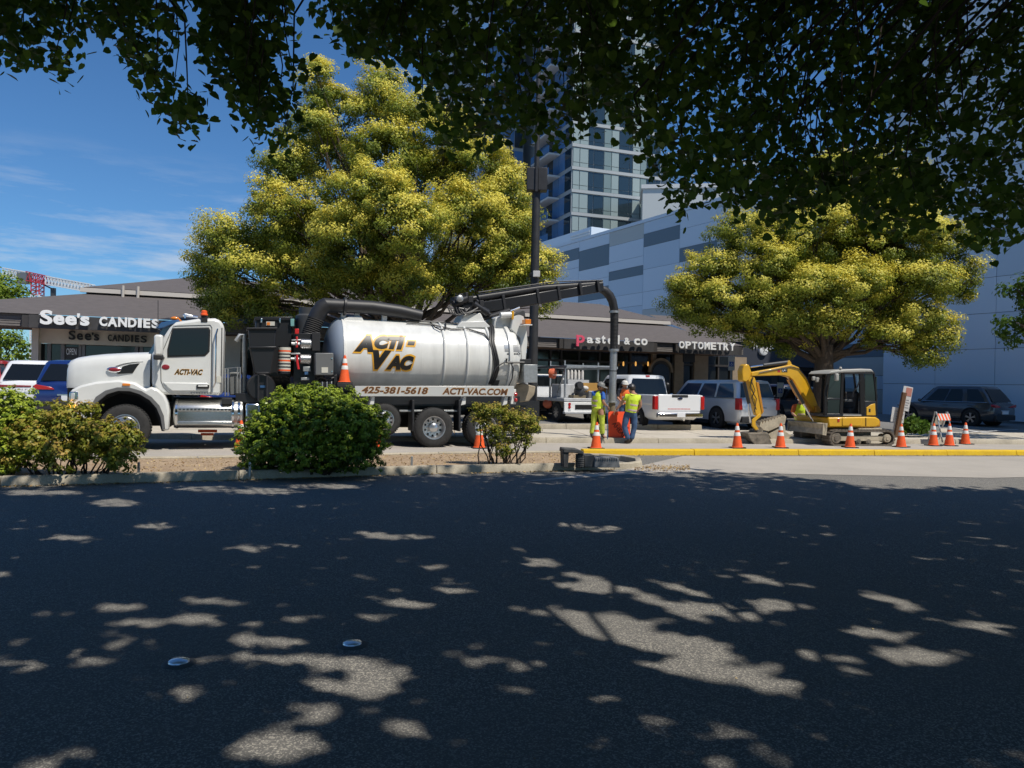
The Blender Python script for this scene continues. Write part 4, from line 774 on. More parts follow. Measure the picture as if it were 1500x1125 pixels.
ep('house', 'cat_yellow', [(1214, 626), (1213.5, 611.5), (1270, 610.5), (1283.5, 611), (1289, 614.5), (1289, 623), (1283, 626)], .12, 1.85, bevel=.04); eb('house_panel', 'cat_yellow', 1234, 611.8, 1262, 624, .1, .14, bevel=.015); eb('counterweight', 'yellow_dark', 1283.5, 616, 1290, 625.5, .3, 1.7, bevel=.03)
eb('house_seam', 'black_plastic', 1268.3, 612, 1269, 625, .105, .125, bevel=0); eb('tool_label', 'red_lens', 1227, 614, 1230, 618, .108, .12, bevel=0); eb('access_step', 'dust_tan', 1258, 627.5, 1292, 629.5, .1, .4)
# cab: pillars, roof, panes, seat
CY0, CY1 = .16, 1.16
cabp = {'front_pillar': [(1207.5, 609), (1207.5, 574), (1212.5, 548), (1216, 545), (1217.5, 547), (1212, 574), (1212, 609)], 'centre_pillar': [(1230, 609), (1233, 545), (1238.5, 543.5), (1236, 560), (1235, 609)], 'rear_pillar': [(1260.5, 609), (1259.5, 550), (1258, 544), (1265.5, 543), (1267, 560), (1267, 609)], 'corner_post': [(1283, 609), (1283, 580), (1279.5, 545), (1278, 542), (1281.5, 546), (1285.3, 580), (1285.5, 609)]}
for nm, pl in cabp.items():
    for y in (CY0, CY1-.06): ep('cab_pillar', 'cab_black', pl, y, y+.06, plane=CY0)
ep('cab_roof', 'roof_white', [(1213, 548), (1218, 543.3), (1235, 541.3), (1262, 540), (1277, 540.6), (1281, 545.5), (1277, 545), (1236, 546)], CY0-.03, CY1+.03, bevel=.03); eb('roof_edge', 'black_plastic', 1236, 545.2, 1281, 547.6, CY0-.01, CY1)
ep('sill', 'roof_white', rect(1235, 607.5, 1262, 609.5), CY0-.01, CY0+.06); ep('cab_floor', 'black_paint', rect(1208, 606, 1285, 610.5), CY0, CY1)
ep('front_door_pane', 'green_glass', [(1212.5, 606), (1212.5, 574), (1217, 549), (1231.5, 548), (1230, 606)], CY0+.02, CY0+.03, bevel=0); ep('door_mid_rail', 'black_paint', rect(1211, 583, 1231, 585.5), CY0+.01, CY0+.05)
ep('rear_pane', 'green_glass', [(1267.5, 588), (1267, 547), (1278, 546.5), (1282.5, 580), (1282.5, 588)], CY0+.02, CY0+.03, bevel=0); ep('rear_panel', 'black_paint', rect(1267, 587.5, 1284.5, 609), CY0+.0, CY0+.1); ep('side_cover', 'cat_yellow', [(1269.5, 608.5), (1269.5, 597), (1276, 592.5), (1282, 591), (1283, 608.5)], CY0-.02, CY0+.05); eb('cover_label', 'black_vinyl', 1272.5, 598.5, 1275.5, 604, CY0-.025, CY0)
ep('back_window', 'green_glass', rect(1283.5, 552, 1284.5, 590), CY0+.1, CY1-.1, bevel=0); ep('far_side_pane', 'glass_clear', rect(1238, 549, 1259, 585), CY1-.02, CY1-.01, bevel=0); ep('far_lower_panel', 'black_paint', rect(1210, 588, 1284, 609), CY1-.06, CY1-.02)
ep('seat', 'black_plastic', [(1244, 607), (1244, 598), (1251, 597), (1254, 575), (1257, 573), (1259.5, 576), (1258, 607)], .4, .95, bevel=.04, plane=.4); ep('arm_console', 'dark_grey', rect(1238, 585, 1250, 588.5), .35, .45); MB().tube([EP(1240, 586, .4), EP(1239, 577, .4)], .02, 6).ell(EP(1239, 576, .4), (.03, .03, .05)).build('joystick', 'black_plastic', ex)
MB().tube([EP(1260, 556, CY0), EP(1256, 566, CY0), EP(1250, 574, CY0), EP(1249, 582, CY0)], .02, 6).build('grab_handle', 'black_paint', ex)
eb('door_mirror', 'roof_white', 1224.5, 547, 1229.5, 558, CY0-.25, CY0-.15, bevel=.03); MB().tube([EP(1229, 549, CY0-.2), EP(1232, 546, CY0)], .012, 6).build('mirror_stalk', 'black_paint', ex); MB().ell(EP(1231, 539.5, CY0), (.05, .05, .05)).build('roof_camera', 'roof_white', ex)
wl_ = eb('work_light', 'roof_white', 1190.5, 551.5, 1195, 557.5, .55, .62, bevel=.02); eb('work_light', 'roof_white', 1196, 553, 1200.5, 560, .5, .57, bevel=.02); MB().tube([EP(1193, 553, .6), EP(1206, 552, .5), EP(1209, 556, .4)], .015, 6).build('light_bracket', 'black_paint', ex)
# boom, stick, cylinders
YB0, YB1 = .86, 1.08
ep('boom', 'cat_yellow', [(1202, 603.5), (1198, 593), (1192, 576), (1180, 551.5), (1170, 538), (1160, 533.8), (1130, 540), (1101, 545.2), (1100, 551), (1147, 550), (1156.5, 552.3), (1162, 557.3), (1175, 579), (1191.5, 600), (1196, 605)], YB0, YB1, bevel=.02); ep('boom_lower_plate', 'yellow_dark', [(1162, 558), (1158, 556), (1170, 578), (1188, 602), (1193, 601.5), (1176, 580)], YB0-.02, YB1, bevel=.005)
ep('boom_lug', 'cat_yellow', [(1153, 537), (1154, 530), (1156.5, 527.5), (1158.5, 530), (1161, 536)], YB0+.04, YB1-.04); ep('swing_post', 'yellow_dark', [(1195, 619), (1196, 603), (1194, 596), (1199, 594), (1203, 600), (1201, 610), (1203, 619)], YB0-.08, YB1+.08, bevel=.02)
MB().tube([EP(1191, 575, YB0-.02), EP(1181, 553.5, YB0-.02), EP(1170, 540, YB0-.02), EP(1158, 537, YB0-.02), EP(1112, 546, YB0-.02)], .014, 6).build('boom_hose', 'hose_black', ex)
for dy in (YB0-.07, YB1+.03): MB().tube([EP(1158, 557, dy), EP(1177, 591, dy)], .05, 10).build('boom_cylinder', 'black_paint', ex); MB().tube([EP(1174, 586, dy), EP(1191, 617, dy)], .03, 10).build('cylinder_rod', 'chrome', ex)
a = text('CAT', 'maker_lettering', 'sign_white', ex, EP(1146, 544.4, YB0-.004), rot=(R(90), R(-7), 0), fit=(.15, .09), bold=.01); eb('red_decal', 'red_lens', 1139, 541.7, 1143, 545.3, YB0-.004, YB0, bevel=0); eb('decal_plate', 'black_vinyl', 1145, 540, 1153.5, 545.4, YB0-.003, YB0, bevel=0)
MB().tube([EP(1099, 537.5, .97), EP(1119, 535, .97)], .03, 10).build('stick_rod', 'chrome', ex); MB().tube([EP(1118, 535, .97), EP(1154, 530.5, .97)], .055, 12).build('stick_cylinder', 'dark_grey', ex)
ep('stick_head', 'cat_yellow', [(1087.5, 558), (1087, 543), (1090, 535), (1094, 533), (1098, 535), (1101, 545), (1098, 556), (1093, 560)], .82, 1.12, bevel=.03); ep('stick', 'cat_yellow', [(1096, 556), (1098, 547), (1106, 553.5), (1111, 570), (1116, 597), (1117.5, 607), (1108, 609), (1104.5, 597), (1099, 572)], .88, 1.06, bevel=.02); ep('stick_side', 'yellow_dark', [(1108, 560), (1111.5, 560), (1119, 603), (1116.5, 606)], .86, 1.08, bevel=.005)
MB().tube([EP(1090, 560, .84), EP(1097, 591, .84)], .055, 10).build('bucket_cylinder', 'black_paint', ex); MB().tube([EP(1096, 588, .84), EP(1099.5, 619, .84)], .03, 10).build('bucket_rod', 'chrome', ex)
MB().tube([EP(1100, 556, .85), EP(1106, 572, .84), EP(1101, 583, .84), EP(1108, 600, .84)], .014, 6).tube([EP(1103, 552, .85), EP(1099, 568, .84), EP(1108, 584, .84), EP(1105, 604, .84)], .014, 6).build('stick_hose', 'hose_black', ex)
ep('tipping_link', 'cat_yellow', [(1113, 606), (1116, 609), (1107, 617), (1107, 622), (1113, 631), (1110, 634), (1102, 624), (1102, 615)], .84, .9, bevel=.01); ep('link_arm', 'worn_steel', [(1098, 617), (1101, 615), (1118, 628), (1116, 634)], .9, 1.0)
# quick coupler, toothed bucket lip and bucket shell
bk = ep('bucket', 'worn_steel', [(1095, 634.5), (1099, 644), (1105, 651), (1126, 651), (1128, 648), (1110, 645), (1103, 637), (1126, 636), (1124, 633.5)], .62, 1.3, bevel=.008, plane=.62)
ep('bucket_cheek', 'worn_steel', [(1095, 634.5), (1125, 635), (1131, 650.6), (1105, 650.6), (1098.7, 643)], .6, .63, bk)
zz = []
for i in range(9): x = 1113+i*4.3; zz += [(x, 623-i*1.55), (x+2.2, 617-i*1.2)]
ep('tooth_plate', 'dust_tan', [(1112, 628)]+zz+[(1152, 611), (1150, 621), (1126, 632)], .9, 1.25, plane=.9)
ep('spare_bucket_side', 'dust_tan', [(1125, 636), (1150, 622), (1151, 632), (1160, 638), (1150, 649.5), (1134, 650)], .95, 1.5, bevel=.02, plane=.95)
MB().tube([EP(1108, 632, .85), EP(1118, 640, .84), EP(1114, 648, .84)], .02, 6).lathe([(.001, 0), (.06, 0), (.06, .5), (.001, .5)], TR(EP(1112, 632, .75)) @ RX(R(-90)), 12).build('coupler_pin', 'worn_steel', ex)
# dozer blade across the front
bx_ = E.xz(1208, 628)[0]; zb0, zb1 = E.xz(1204, 637)[1], E.xz(1204, 619.8)[1]
prof = [(bx_-.02, zb1), (bx_-.06, zb1-.02), (bx_+.02, (zb0+zb1)/2), (bx_-.05, zb0+.01), (bx_-.02, zb0), (bx_+.08, (zb0+zb1)/2), (bx_+.03, zb1)]
MB().prism(prof, 0, 1.9).build('dozer_blade', 'dust_tan', ex, bevel=.006); 
for y in (.0, 1.86): MB().prism([(bx_+.1, zb1), (bx_-.05, zb1), (bx_-.07, zb0), (bx_+.06, zb0-.02)], y, y+.03).build('blade_end', 'dust_tan', ex)
for y in (.5, 1.3): MB().bar((bx_+.05, y, .25), (XA+.4, y, .4), .1, .14).build('blade_arm', 'worn_steel', ex)

# ================================================ traffic cones
def cone_mesh():
    r = lambda z: .145-.118*(z-.03)/.67
    base = MB().prism([(-.18, -.18), (.18, -.18), (.18, .18), (-.18, .18)], 0, .03, 'z').mesh('base', 'rubber', 0)
    body = MB().lathe([(r(.03)+.02, .03), (r(.05), .045), (r(.36), .36), (r(.5), .5), (r(.67), .67), (r(.7)-.004, .7), (r(.7)-.012, .7), (.012, .62)], n=26).mesh('cone_body', 'orange')
    bands = [MB().lathe([(r(a)+.0005, a), (r(a)+.003, a+.004), (r(b)+.003, b-.004), (r(b)+.0005, b)], n=26).mesh('reflective_band', 'reflective') for a, b in ((.34, .44), (.5, .615))]
    return base, body, bands
cb_, cbd, cbn = cone_mesh()
def cone(p, lb, sc=1., yaw=0, tilt=0):
    t = thing('traffic_cone', lb, 'cone', p, yaw, 'orange traffic cones'); t.scale = (sc,)*3; t.rotation_euler = (0, tilt, yaw)
    meshob('base', cb_, t); meshob('cone_body', cbd, t)
    for m in cbn: meshob('reflective_band', m, t)
    return t
for px, py, lb in ((352, 660, 'orange cone on the lane beside the fuel tank, half hidden by the clipped bush'), (551, 657.5, 'orange cone behind the clipped round bush, only a sliver showing'), (702, 656.5, 'orange cone behind the small twiggy bush near the rear wheels'), (873, 657, 'orange cone on the lane in front of the worker holding a rod'),
                   (1080, 656.3, 'orange cone beside the excavator bucket, further from the tracks'), (1143, 656, 'orange cone in front of the excavator bucket and blade'), (1245, 655.6, 'orange cone in front of the excavator track'), (1320, 655, 'orange cone at the foot of the leaning wooden post'),
                   (1367, 653, 'orange cone under the left leg of the striped barricade'), (1390.5, 653, 'orange cone just right of the striped barricade'), (1414, 650.6, 'orange cone standing apart, last of the row past the barricade')):
    cone(gnd(px, py, .004), lb, 1.02, R(rnd.uniform(0, 40)), R(rnd.uniform(-1.5, 1.5)))
q = T.wor(T.at(504.5, 561, .2)); cone(q, 'orange cone riding on the tray at the front of the tank', 1.0, R(20))

# ================================================ street furniture
mat('pole_black', (.03, .03, .032), .55, var=.2, vscale=5); mat('wood_post', (.13, .065, .03), .8, var=.3, vscale=5, stretch=(6, 6, .8)); mat('board_white', (.62, .6, .57), .7, var=.12, vscale=6); mat('board_pink', (.5, .2, .15), .7); mat('print_grey', (.25, .25, .27), .8); mat('accessible_blue', (.03, .1, .45), .5)
b = gnd(778.5, 641.5, .14); b = Vector((at(779.5, 600, 24.2).x, 24.2, .14)); lp = thing('street_lamp', 'tall black street lamp post with twin box housings behind the truck', 'street lamp', b)
topz = at(786, 60, 24.2).z; bz_ = at(783, 285, 24.2).z
MB().tube([(0, 0, 0), (0, 0, bz_)], [.155, .13], 20).build('post', 'pole_black', lp); MB().tube([(0, 0, bz_), (0, 0, topz)], [.09, .07], 14).build('upper_post', 'pole_black', lp); MB().lathe([(.3, 0), (.3, .12), (.22, .3), (.16, .45)], n=20, caps=True).build('base_skirt', 'pole_black', lp)
for x in (-.17, .19): MB().box(x-.15, x+.15, -.22, .12, bz_-.05, bz_+.68).build('equipment_box', 'pole_black', lp, bevel=.02)
MB().box(-.04, .04, -.26, -.2, bz_-.1, bz_+.7).build('box_bracket', 'pole_black', lp); z = at(784, 409, 24.2).z; MB().box(-.06, .16, -.24, -.12, z-.09, z+.1).build('pole_tag', 'board_white', lp, bevel=.01); MB().lathe([(.17, -.06), (.19, 0), (.17, .06)], TR(0, 0, z), 16).build('pole_band', 'pole_black', lp)
MB().tube([(0, 0, topz-.2), (.2, -.6, topz+.2), (.5, -2.2, topz+.35)], .045, 8).build('lamp_arm', 'pole_black', lp); MB().ell((.55, -2.5, topz+.33), (.16, .38, .08)).build('lamp_head', 'pole_black', lp)
# leaning wooden post with notice boards
g = gnd(1312, 641, .14); wp = thing('notice_post', 'leaning brown wooden post with pale notice boards nailed behind it', 'sign post', g)
d = at(1325, 564, g.y)-at(1311.5, 634, g.y); d = d.normalized(); up_ = d; MB().bar(-d*.1, d*1.55, .13, .12, (0, 1, 0)).build('post', 'wood_post', wp, bevel=.008)
for k, (x0, x1, z0, z1, m) in enumerate(((-.02, .3, .95, 1.78, 'board_white'), (-.2, .24, .52, 1.02, 'board_white'), (-.1, .2, .06, .62, 'board_white'))):
    ang = math.atan2(d.x, d.z); bo = MB().box(x0, x1, .07+.012*k, .08+.012*k, z0, z1).build('notice_board', m, wp, smooth=0); bo.rotation_euler = (0, ang-.06*(k == 1), 0)
    if k == 0: MB().box(x0+.1, x1-.02, .064, .069, z1-.32, z1-.04).build('red_notice', 'board_pink', bo, smooth=0)
    for j in range(4): MB().box(x0+.16, x1-.03-.03*(j % 2), .066+.012*k, .0695+.012*k, z0+.1+j*.085, z0+.125+j*.085).build('printed_line', 'print_grey', bo, smooth=0)
# folding barricade with striped board
g = gnd(1378, 645, .14); ba = thing('folding_barricade', 'folding A-frame barricade with an orange and white striped board', 'barricade', (g.x, g.y, .1), R(10)); ba.scale = (.62, .85, .92)
for x in (-.33, .33):
    for s in (-1, 1): MB().bar((x, s*.38, 0), (x, s*.03, 1.05), .05, .03).build('leg', 'galv', ba)
for s, nm in ((-1, 'striped_board'),):
    bd_ = MB().boxm(TR(0, -.14, .87) @ RX(R(-18)), .72, .02, .24).build('striped_board', 'reflective', ba)
    for i in range(4):
        x = -.36+i*.19; M = TR(0, -.153, .87) @ RX(R(-18)); MB().add([M @ Vector(v) for v in ((x, -.001, .12), (x+.1, -.001, .12), (x+.19 if x+.19 < .36 else .36, -.001, -.12), (x+.09, -.001, -.12))], [(0, 1, 2, 3)]).build('orange_stripe', 'orange', bd_, smooth=0)
MB().boxm(TR(.12, .16, .72) @ RX(R(18)), .6, .02, .28).build('rear_board', 'cream', ba); MB().boxm(TR(0, -.27, .42) @ RX(R(-18)), .66, .02, .12).build('lower_board', 'cream', ba)
# orange sign leaned by the worker
g = gnd(907.5, 648.6, .0); sg = thing('road_work_sign', 'orange square AHEAD sign propped on its side against the worker in jeans', 'road sign', (g.x, g.y, .04), R(6))
w_, h_ = .66, .9
def rr_(w, h, r, n=5): 
    o_ = []
    for cx, cy, a in ((w/2-r, h-r, 0), (-w/2+r, h-r, 90), (-w/2+r, r, 180), (w/2-r, r, 270)): o_ += [(cx+r*math.cos(R(a+90*i/n)), cy+r*math.sin(R(a+90*i/n))) for i in range(n+1)]
    return o_
mat('sign_orange', (.9, .085, .02), .5)
pl = MB().prism(rr_(w_, h_, .07), -.012, .0).build('sign_face', 'sign_orange', sg); pl.rotation_euler = (R(-9), 0, 0)
tx_ = text('AHEAD', 'sign_lettering', 'black_vinyl', pl, (-.24, -.016, .52), rot=(R(90), R(50), 0), fit=(.6, .13), bold=.005)
MB().box(-.36, .28, -.15, .2, -.04, .03).build('rubber_base', 'black_plastic', sg, bevel=.015)
# accessible-parking plates on short posts
for px, py, lb in ((1071.5, 533, 'white accessible parking plate with a blue square above the silver wagon'), (1143, 572, 'small pale parking plate on a post under the excavator boom')):
    Y = 34.; q = at(px, py, Y); s_ = thing('parking_plate', lb, 'sign', (q.x, Y, lotz(q.x, Y)))
    z = q.z-lotz(q.x, Y); MB().tube([(0, .03, 0), (0, .03, z+.3)], .025, 8).build('post', 'galv', s_); pt = MB().box(-.15, .15, -.01, .0, z-.3, z+.36).build('plate', 'board_white', s_, bevel=.004); MB().box(-.1, .1, -.014, -.011, z-.12, z+.1).build('blue_square', 'accessible_blue', pt, smooth=0); MB().lathe([(.03, -.001), (.045, .001)], TR(0, -.016, z-.03) @ RX(R(90)), 12).bar((0, -.016, z+.06), (.01, -.016, z), .02, .003, (0, 1, 0)).build('wheelchair_mark', 'sign_white', pt, smooth=0)
# broken end of the median: bracket, ribbed stub and ribbed block
mat('old_rubber', (.07, .07, .07), .85, var=.3, vscale=9); mat('grey_block', (.2, .205, .21), .7, var=.2, vscale=8)
g = gnd(866, 684.5, .1); K = Frame((g.x, g.y, 0), R(8)); md = thing('median_end_guard', 'broken dark grey kerb guard with ribbed stub and grey ribbed block', 'kerb guard', K.o, R(8))
def kp(name, m, poly, y0, y1): return MB().prism(K.xzs(poly, 0), y0, y1).build(name, m, md, bevel=.012)
kp('bracket_leg', 'old_rubber', [(825.5, 685), (825, 658), (829, 657), (834, 660), (832, 685)], 0, .3); kp('bracket_top', 'old_rubber', [(825, 663), (826, 657), (848, 658.5), (855, 661.5), (855, 666), (842, 663.5)], -.02, .4)
p, q = K.xz(851, 685), K.xz(851, 666); mb = MB(); mb.lathe([(.085+.008*(i % 2), p[1]+(q[1]-p[1])*i/14) for i in range(15)], TR(p[0], .1, 0), 18, True).build('ribbed_stub', 'old_rubber', md)
kp('shade_block', 'dark_grey', rect(857, 667, 872, 685), .05, .4); bb = kp('ribbed_block', 'grey_block', [(870.5, 685), (872, 670), (906, 670.5), (908.5, 685)], .0, .3)  # dark block stands for the shade between stub and ribbed block
for i in range(10): kp('block_rib', 'grey_block', rect(873+i*3.3, 670.5, 874.6+i*3.3, 674.5), -.02, .02)
for px, py, lb in ((603, 684, 'short grey steel stake in the soil between the two right bushes'), (366, 694, 'short grey steel stake at the edge of the clipped round bush'), (203, 695, 'short grey steel stake beside the red-tipped bush')):
    g = gnd(px, py, .1); s_ = MB().prism([(-.02, -.012), (.02, -.012), (.02, .012), (-.02, .012)], -.05, .2, 'z').build('steel_stake', 'galv', bevel=.004); s_.location = g; tag(s_, lb, 'stake', 'median stakes')

# ================================================ people
mat('skin', (.42, .22, .14), .6); mat('skin_fair', (.55, .32, .24), .6); mat('hivis', (.62, .78, .04), .7, var=.12, vscale=8); mat('hivis_trousers', (.5, .58, .06), .8, var=.3, vscale=7); mat('jeans', (.045, .09, .18), .85, var=.35, vscale=9); mat('boots', (.05, .035, .025), .7); mat('shirt_blue', (.03, .12, .45), .8); mat('shirt_orange', (.8, .16, .03), .8); mat('helmet_grey', (.2, .2, .19), .5); mat('helmet_dark', (.035, .035, .04), .45); mat('helmet_white', (.62, .6, .55), .5); mat('hair', (.03, .02, .015), .8); mat('vest_band', (.62, .45, .42), .5); mat('gloves', (.06, .06, .09), .8)
def skin(name, m, V, Ed, Rd, parent, root=0, sub=2):
    me = bpy.data.meshes.new(name); me.from_pydata([tuple(v) for v in V], Ed, []); me.materials.append(MATS[m]); o = bpy.data.objects.new(name, me); COL.objects.link(o); o.parent = parent
    sm = o.modifiers.new('skin', 'SKIN'); sm.use_smooth_shade = True; me.skin_vertices.new() if not me.skin_vertices else None
    for i, r in enumerate(Rd): me.skin_vertices[0].data[i].radius = (r, r) if not isinstance(r, tuple) else r
    me.skin_vertices[0].data[root].use_root = True; ss = o.modifiers.new('sub', 'SUBSURF'); ss.levels = ss.render_levels = sub; return o
def lerp(a, b, t): return Vector(a).lerp(Vector(b), t)
def person(label, loc, yaw, J, top, legs, boots, helmet, hair='hair', skinm='skin', vest='hivis', vest_on=True, sleeves=.45, group=None):
    """J: pelvis, chest, neck, head, and l/r shoulder, elbow, wrist, hip, knee, ankle, toe in the figure's own frame (faces -y)"""
    t = thing('person', label, 'person', loc, yaw, group); J = {k: Vector(v) for k, v in J.items()}
    V = [J['pelvis'], lerp(J['pelvis'], J['chest'], .5), J['chest'], J['neck'], J['head']+(J['neck']-J['head'])*.35, J['head'], J['head']+(J['head']-J['neck']).normalized()*.1]; Rd = [.13, .125, .135, .06, .075, .095, .07]; Ed = [(0, 1), (1, 2), (2, 3), (3, 4), (4, 5), (5, 6)]
    for s in 'lr':
        k = len(V); V += [J[s+'s'], lerp(J[s+'s'], J[s+'e'], .5), J[s+'e'], lerp(J[s+'e'], J[s+'w'], .45), J[s+'w']]; Rd += [.066, .056, .046, .042, .03]; Ed += [(2, k), (k, k+1), (k+1, k+2), (k+2, k+3), (k+3, k+4)]
        k = len(V); V += [J[s+'h'], lerp(J[s+'h'], J[s+'k'], .5), J[s+'k'], lerp(J[s+'k'], J[s+'a'], .4), J[s+'a'], J[s+'t']]; Rd += [.095, .085, .06, .058, .042, .035]; Ed += [(0, k), (k, k+1), (k+1, k+2), (k+2, k+3), (k+3, k+4), (k+4, k+5)]
    skin('body', skinm, V, Ed, Rd, t)
    for s in 'lr':                                                         # hands: palm, four fingers, thumb
        w, e = J[s+'w'], J[s+'e']; d = (w-e).normalized(); side = d.cross(Vector((0, 0, 1))); side = side.normalized() if side.length > .1 else Vector((1, 0, 0)); nrm = side.cross(d).normalized()
        V = [w-d*.01, w+d*.045, w+d*.085]; Rd = [(.026, .022), (.036, .016), (.036, .014)]; Ed = [(0, 1), (1, 2)]
        for f, ln_ in zip((-1.5, -.5, .5, 1.5), (.062, .075, .08, .07)):
            k = len(V); b_ = w+d*.088+side*f*.019; V += [b_, b_+d*ln_*.55-nrm*.012, b_+d*ln_*.85-nrm*.045]; Rd += [.0095, .009, .0075]; Ed += [(2, k), (k, k+1), (k+1, k+2)]
        k = len(V); b_ = w+d*.035+side*.03; V += [b_, b_+side*.03+d*.03-nrm*.01, b_+side*.035+d*.06-nrm*.03]; Rd += [.012, .011, .009]; Ed += [(1, k), (k, k+1), (k+1, k+2)]
        skin('hand', skinm if skinm else 'skin', V, Ed, Rd, t, sub=1)
    # trousers, shirt, vest
    V = [lerp(J['pelvis'], J['chest'], .12), J['pelvis']]; Rd = [(.15, .15), (.155, .155)]; Ed = [(0, 1)]
    for s in 'lr':
        k = len(V); V += [J[s+'h'], lerp(J[s+'h'], J[s+'k'], .5), J[s+'k'], lerp(J[s+'k'], J[s+'a'], .5), lerp(J[s+'k'], J[s+'a'], .93)]; Rd += [.118, .108, .088, .082, .085]; Ed += [(1, k), (k, k+1), (k+1, k+2), (k+2, k+3), (k+3, k+4)]
    skin('trousers', legs, V, Ed, Rd, t, 1)
    V = [lerp(J['pelvis'], J['chest'], .05), lerp(J['pelvis'], J['chest'], .5), J['chest'], lerp(J['chest'], J['neck'], .75)]; Rd = [(.15, .15), (.145, .145), (.155, .155), (.075, .075)]; Ed = [(0, 1), (1, 2), (2, 3)]
    for s in 'lr': k = len(V); V += [J[s+'s'], lerp(J[s+'s'], J[s+'e'], .5), lerp(J[s+'s'], J[s+'e'], sleeves*2)]; Rd += [.088, .078, .072]; Ed += [(2, k), (k, k+1), (k+1, k+2)]
    skin('shirt', top, V, Ed, Rd, t, 1)
    if vest_on:
        V = [lerp(J['pelvis'], J['chest'], .0), lerp(J['pelvis'], J['chest'], .5), J['chest'], lerp(J['chest'], J['neck'], .55)]; Rd = [(.185, .185), (.18, .18), (.185, .185), (.1, .1)]; Ed = [(0, 1), (1, 2), (2, 3)]
        for s in 'lr': k = len(V); V += [lerp(J['chest'], J[s+'s'], .9)+Vector((0, 0, .02))]; Rd += [.105]; Ed += [(2, k)]
        v = skin('vest', vest, V, Ed, Rd, t, 1)
        for f, q in ((.2, .175), (.6, .175)): 
            c = lerp(J['pelvis'], J['chest'], f); ax = (J['chest']-J['pelvis']).normalized(); M = TR(c) @ Vector((0, 0, 1)).rotation_difference(ax).to_matrix().to_4x4() @ Matrix.Diagonal((1.0, .98, 1, 1)); MB().lathe([(q*.985, -.028), (q, -.02), (q, .02), (q*.985, .028)], M, 20).build('reflective_stripe', 'vest_band', v)
    for s in 'lr': a, o_ = J[s+'a'], J[s+'t']; skin('boot', boots, [a+Vector((0, 0, .1)), a, lerp(a, o_, .5)+Vector((0, 0, -.015)), o_], [(0, 1), (1, 2), (2, 3)], [.062, .06, (.055, .05), (.046, .036)], t, sub=1)
    hd = J['head']; ax = (J['head']-J['neck']).normalized(); fw = Vector(J['face']).normalized(); fw = (fw-ax*fw.dot(ax)).normalized(); sd = ax.cross(fw); M = Matrix((sd, -fw, ax)).transposed().to_4x4(); M.translation = hd
    for sx in (-1, 1):
        MB().ell((sx*.034, -.09, .015), (.014, .01, .01), 8, 6, M).build('eye', 'helmet_dark', t); MB().ell((sx*.098, .0, -.005), (.014, .025, .034), 8, 6, M).build('ear', skinm, t)
    MB().loft([[M @ Vector(p) for p in q] for q in ([(-.01, -.09, .02), (.01, -.09, .02), (0, -.097, .02)], [(-.02, -.088, -.03), (.02, -.088, -.03), (0, -.125, -.028)])]).build('nose', skinm, t); MB().ell((0, -.088, -.06), (.026, .012, .007), 8, 6, M).build('mouth', 'board_pink', t)
    MB().ell((0, .022, .02), (.1, .09, .1), 14, 8, M).build('hair', hair, t)
    he = MB().lathe([(.001, .158), (.05, .152), (.09, .128), (.112, .085), (.118, .045), (.12, .04), (.105, .04)], M, 20).build('hard_hat', helmet, t); MB().prism([(.12*math.cos(a), -.05+.12*math.sin(a)*1.15-.03) for a in [R(180+15*i) for i in range(13)]], .036, .048, 'z').build('brim', helmet, he); he.children[0].data.transform(M)
    MB().loft([[M @ Vector((x, y, z)) for x, y in ((-.012, .06), (.012, .06), (.012, -.06), (-.012, -.06))] for z in (.13, .163)]).build('ridge', helmet, he)
    return t
# standing in jeans, back to the street, hand on the sign
g = gnd(922, 650, .004)
person('worker seen from behind in yellow vest and blue jeans leaning on the orange sign', g, 0, dict(pelvis=(.02, .02, .93), chest=(.08, -.02, 1.32), neck=(.06, -.03, 1.50), head=(.04, -.0, 1.62), face=(-.5, .8, -.25),
    ls=(-.12, .0, 1.4), le=(-.26, .06, 1.18), lw=(-.4, .1, .98), rs=(.27, -.02, 1.38), re=(.31, .02, 1.12), rw=(.24, .16, 1.0), lh=(-.07, .02, .9), lk=(-.16, .02, .5), la=(-.02, -.02, .09), lt=(-.14, .06, .04), rh=(.12, .02, .9), rk=(.14, .03, .5), ra=(.05, -.0, .09), rt=(-.04, .16, .04)), 'hivis', 'jeans', 'boots', 'helmet_dark', vest='hivis', sleeves=.12)
# with the rod, facing right, head bowed
g = gnd(874.5, 642, .14); W1 = g
person('worker in grey hard hat and yellow work trousers looking down at a thin rod', g, 0, dict(pelvis=(0, 0, .9), chest=(.01, -.02, 1.26), neck=(.04, -.03, 1.42), head=(.07, -.05, 1.52), face=(.75, -.35, -.75),
    ls=(-.13, .06, 1.33), le=(-.1, .0, 1.08), lw=(.16, -.06, 1.02), rs=(.14, -.1, 1.32), re=(.14, -.18, 1.08), rw=(.26, -.06, .96), lh=(-.08, .05, .87), lk=(-.1, .02, .49), la=(-.16, .02, .09), lt=(-.08, -.1, .04), rh=(.09, -.03, .87), rk=(.13, -.08, .49), ra=(.15, -.04, .09), rt=(.22, -.17, .04)), 'shirt_blue', 'hivis_trousers', 'boots', 'helmet_grey', vest='hivis', skinm='skin', sleeves=.4)
rod = MB().tube([(.3, -.1, -.02), (.25, -.08, 1.45)], .012, 8).build('probe_rod', 'visor_blue'); rod.location = g; tag(rod, 'thin blue rod held upright by the worker in yellow trousers', 'rod')
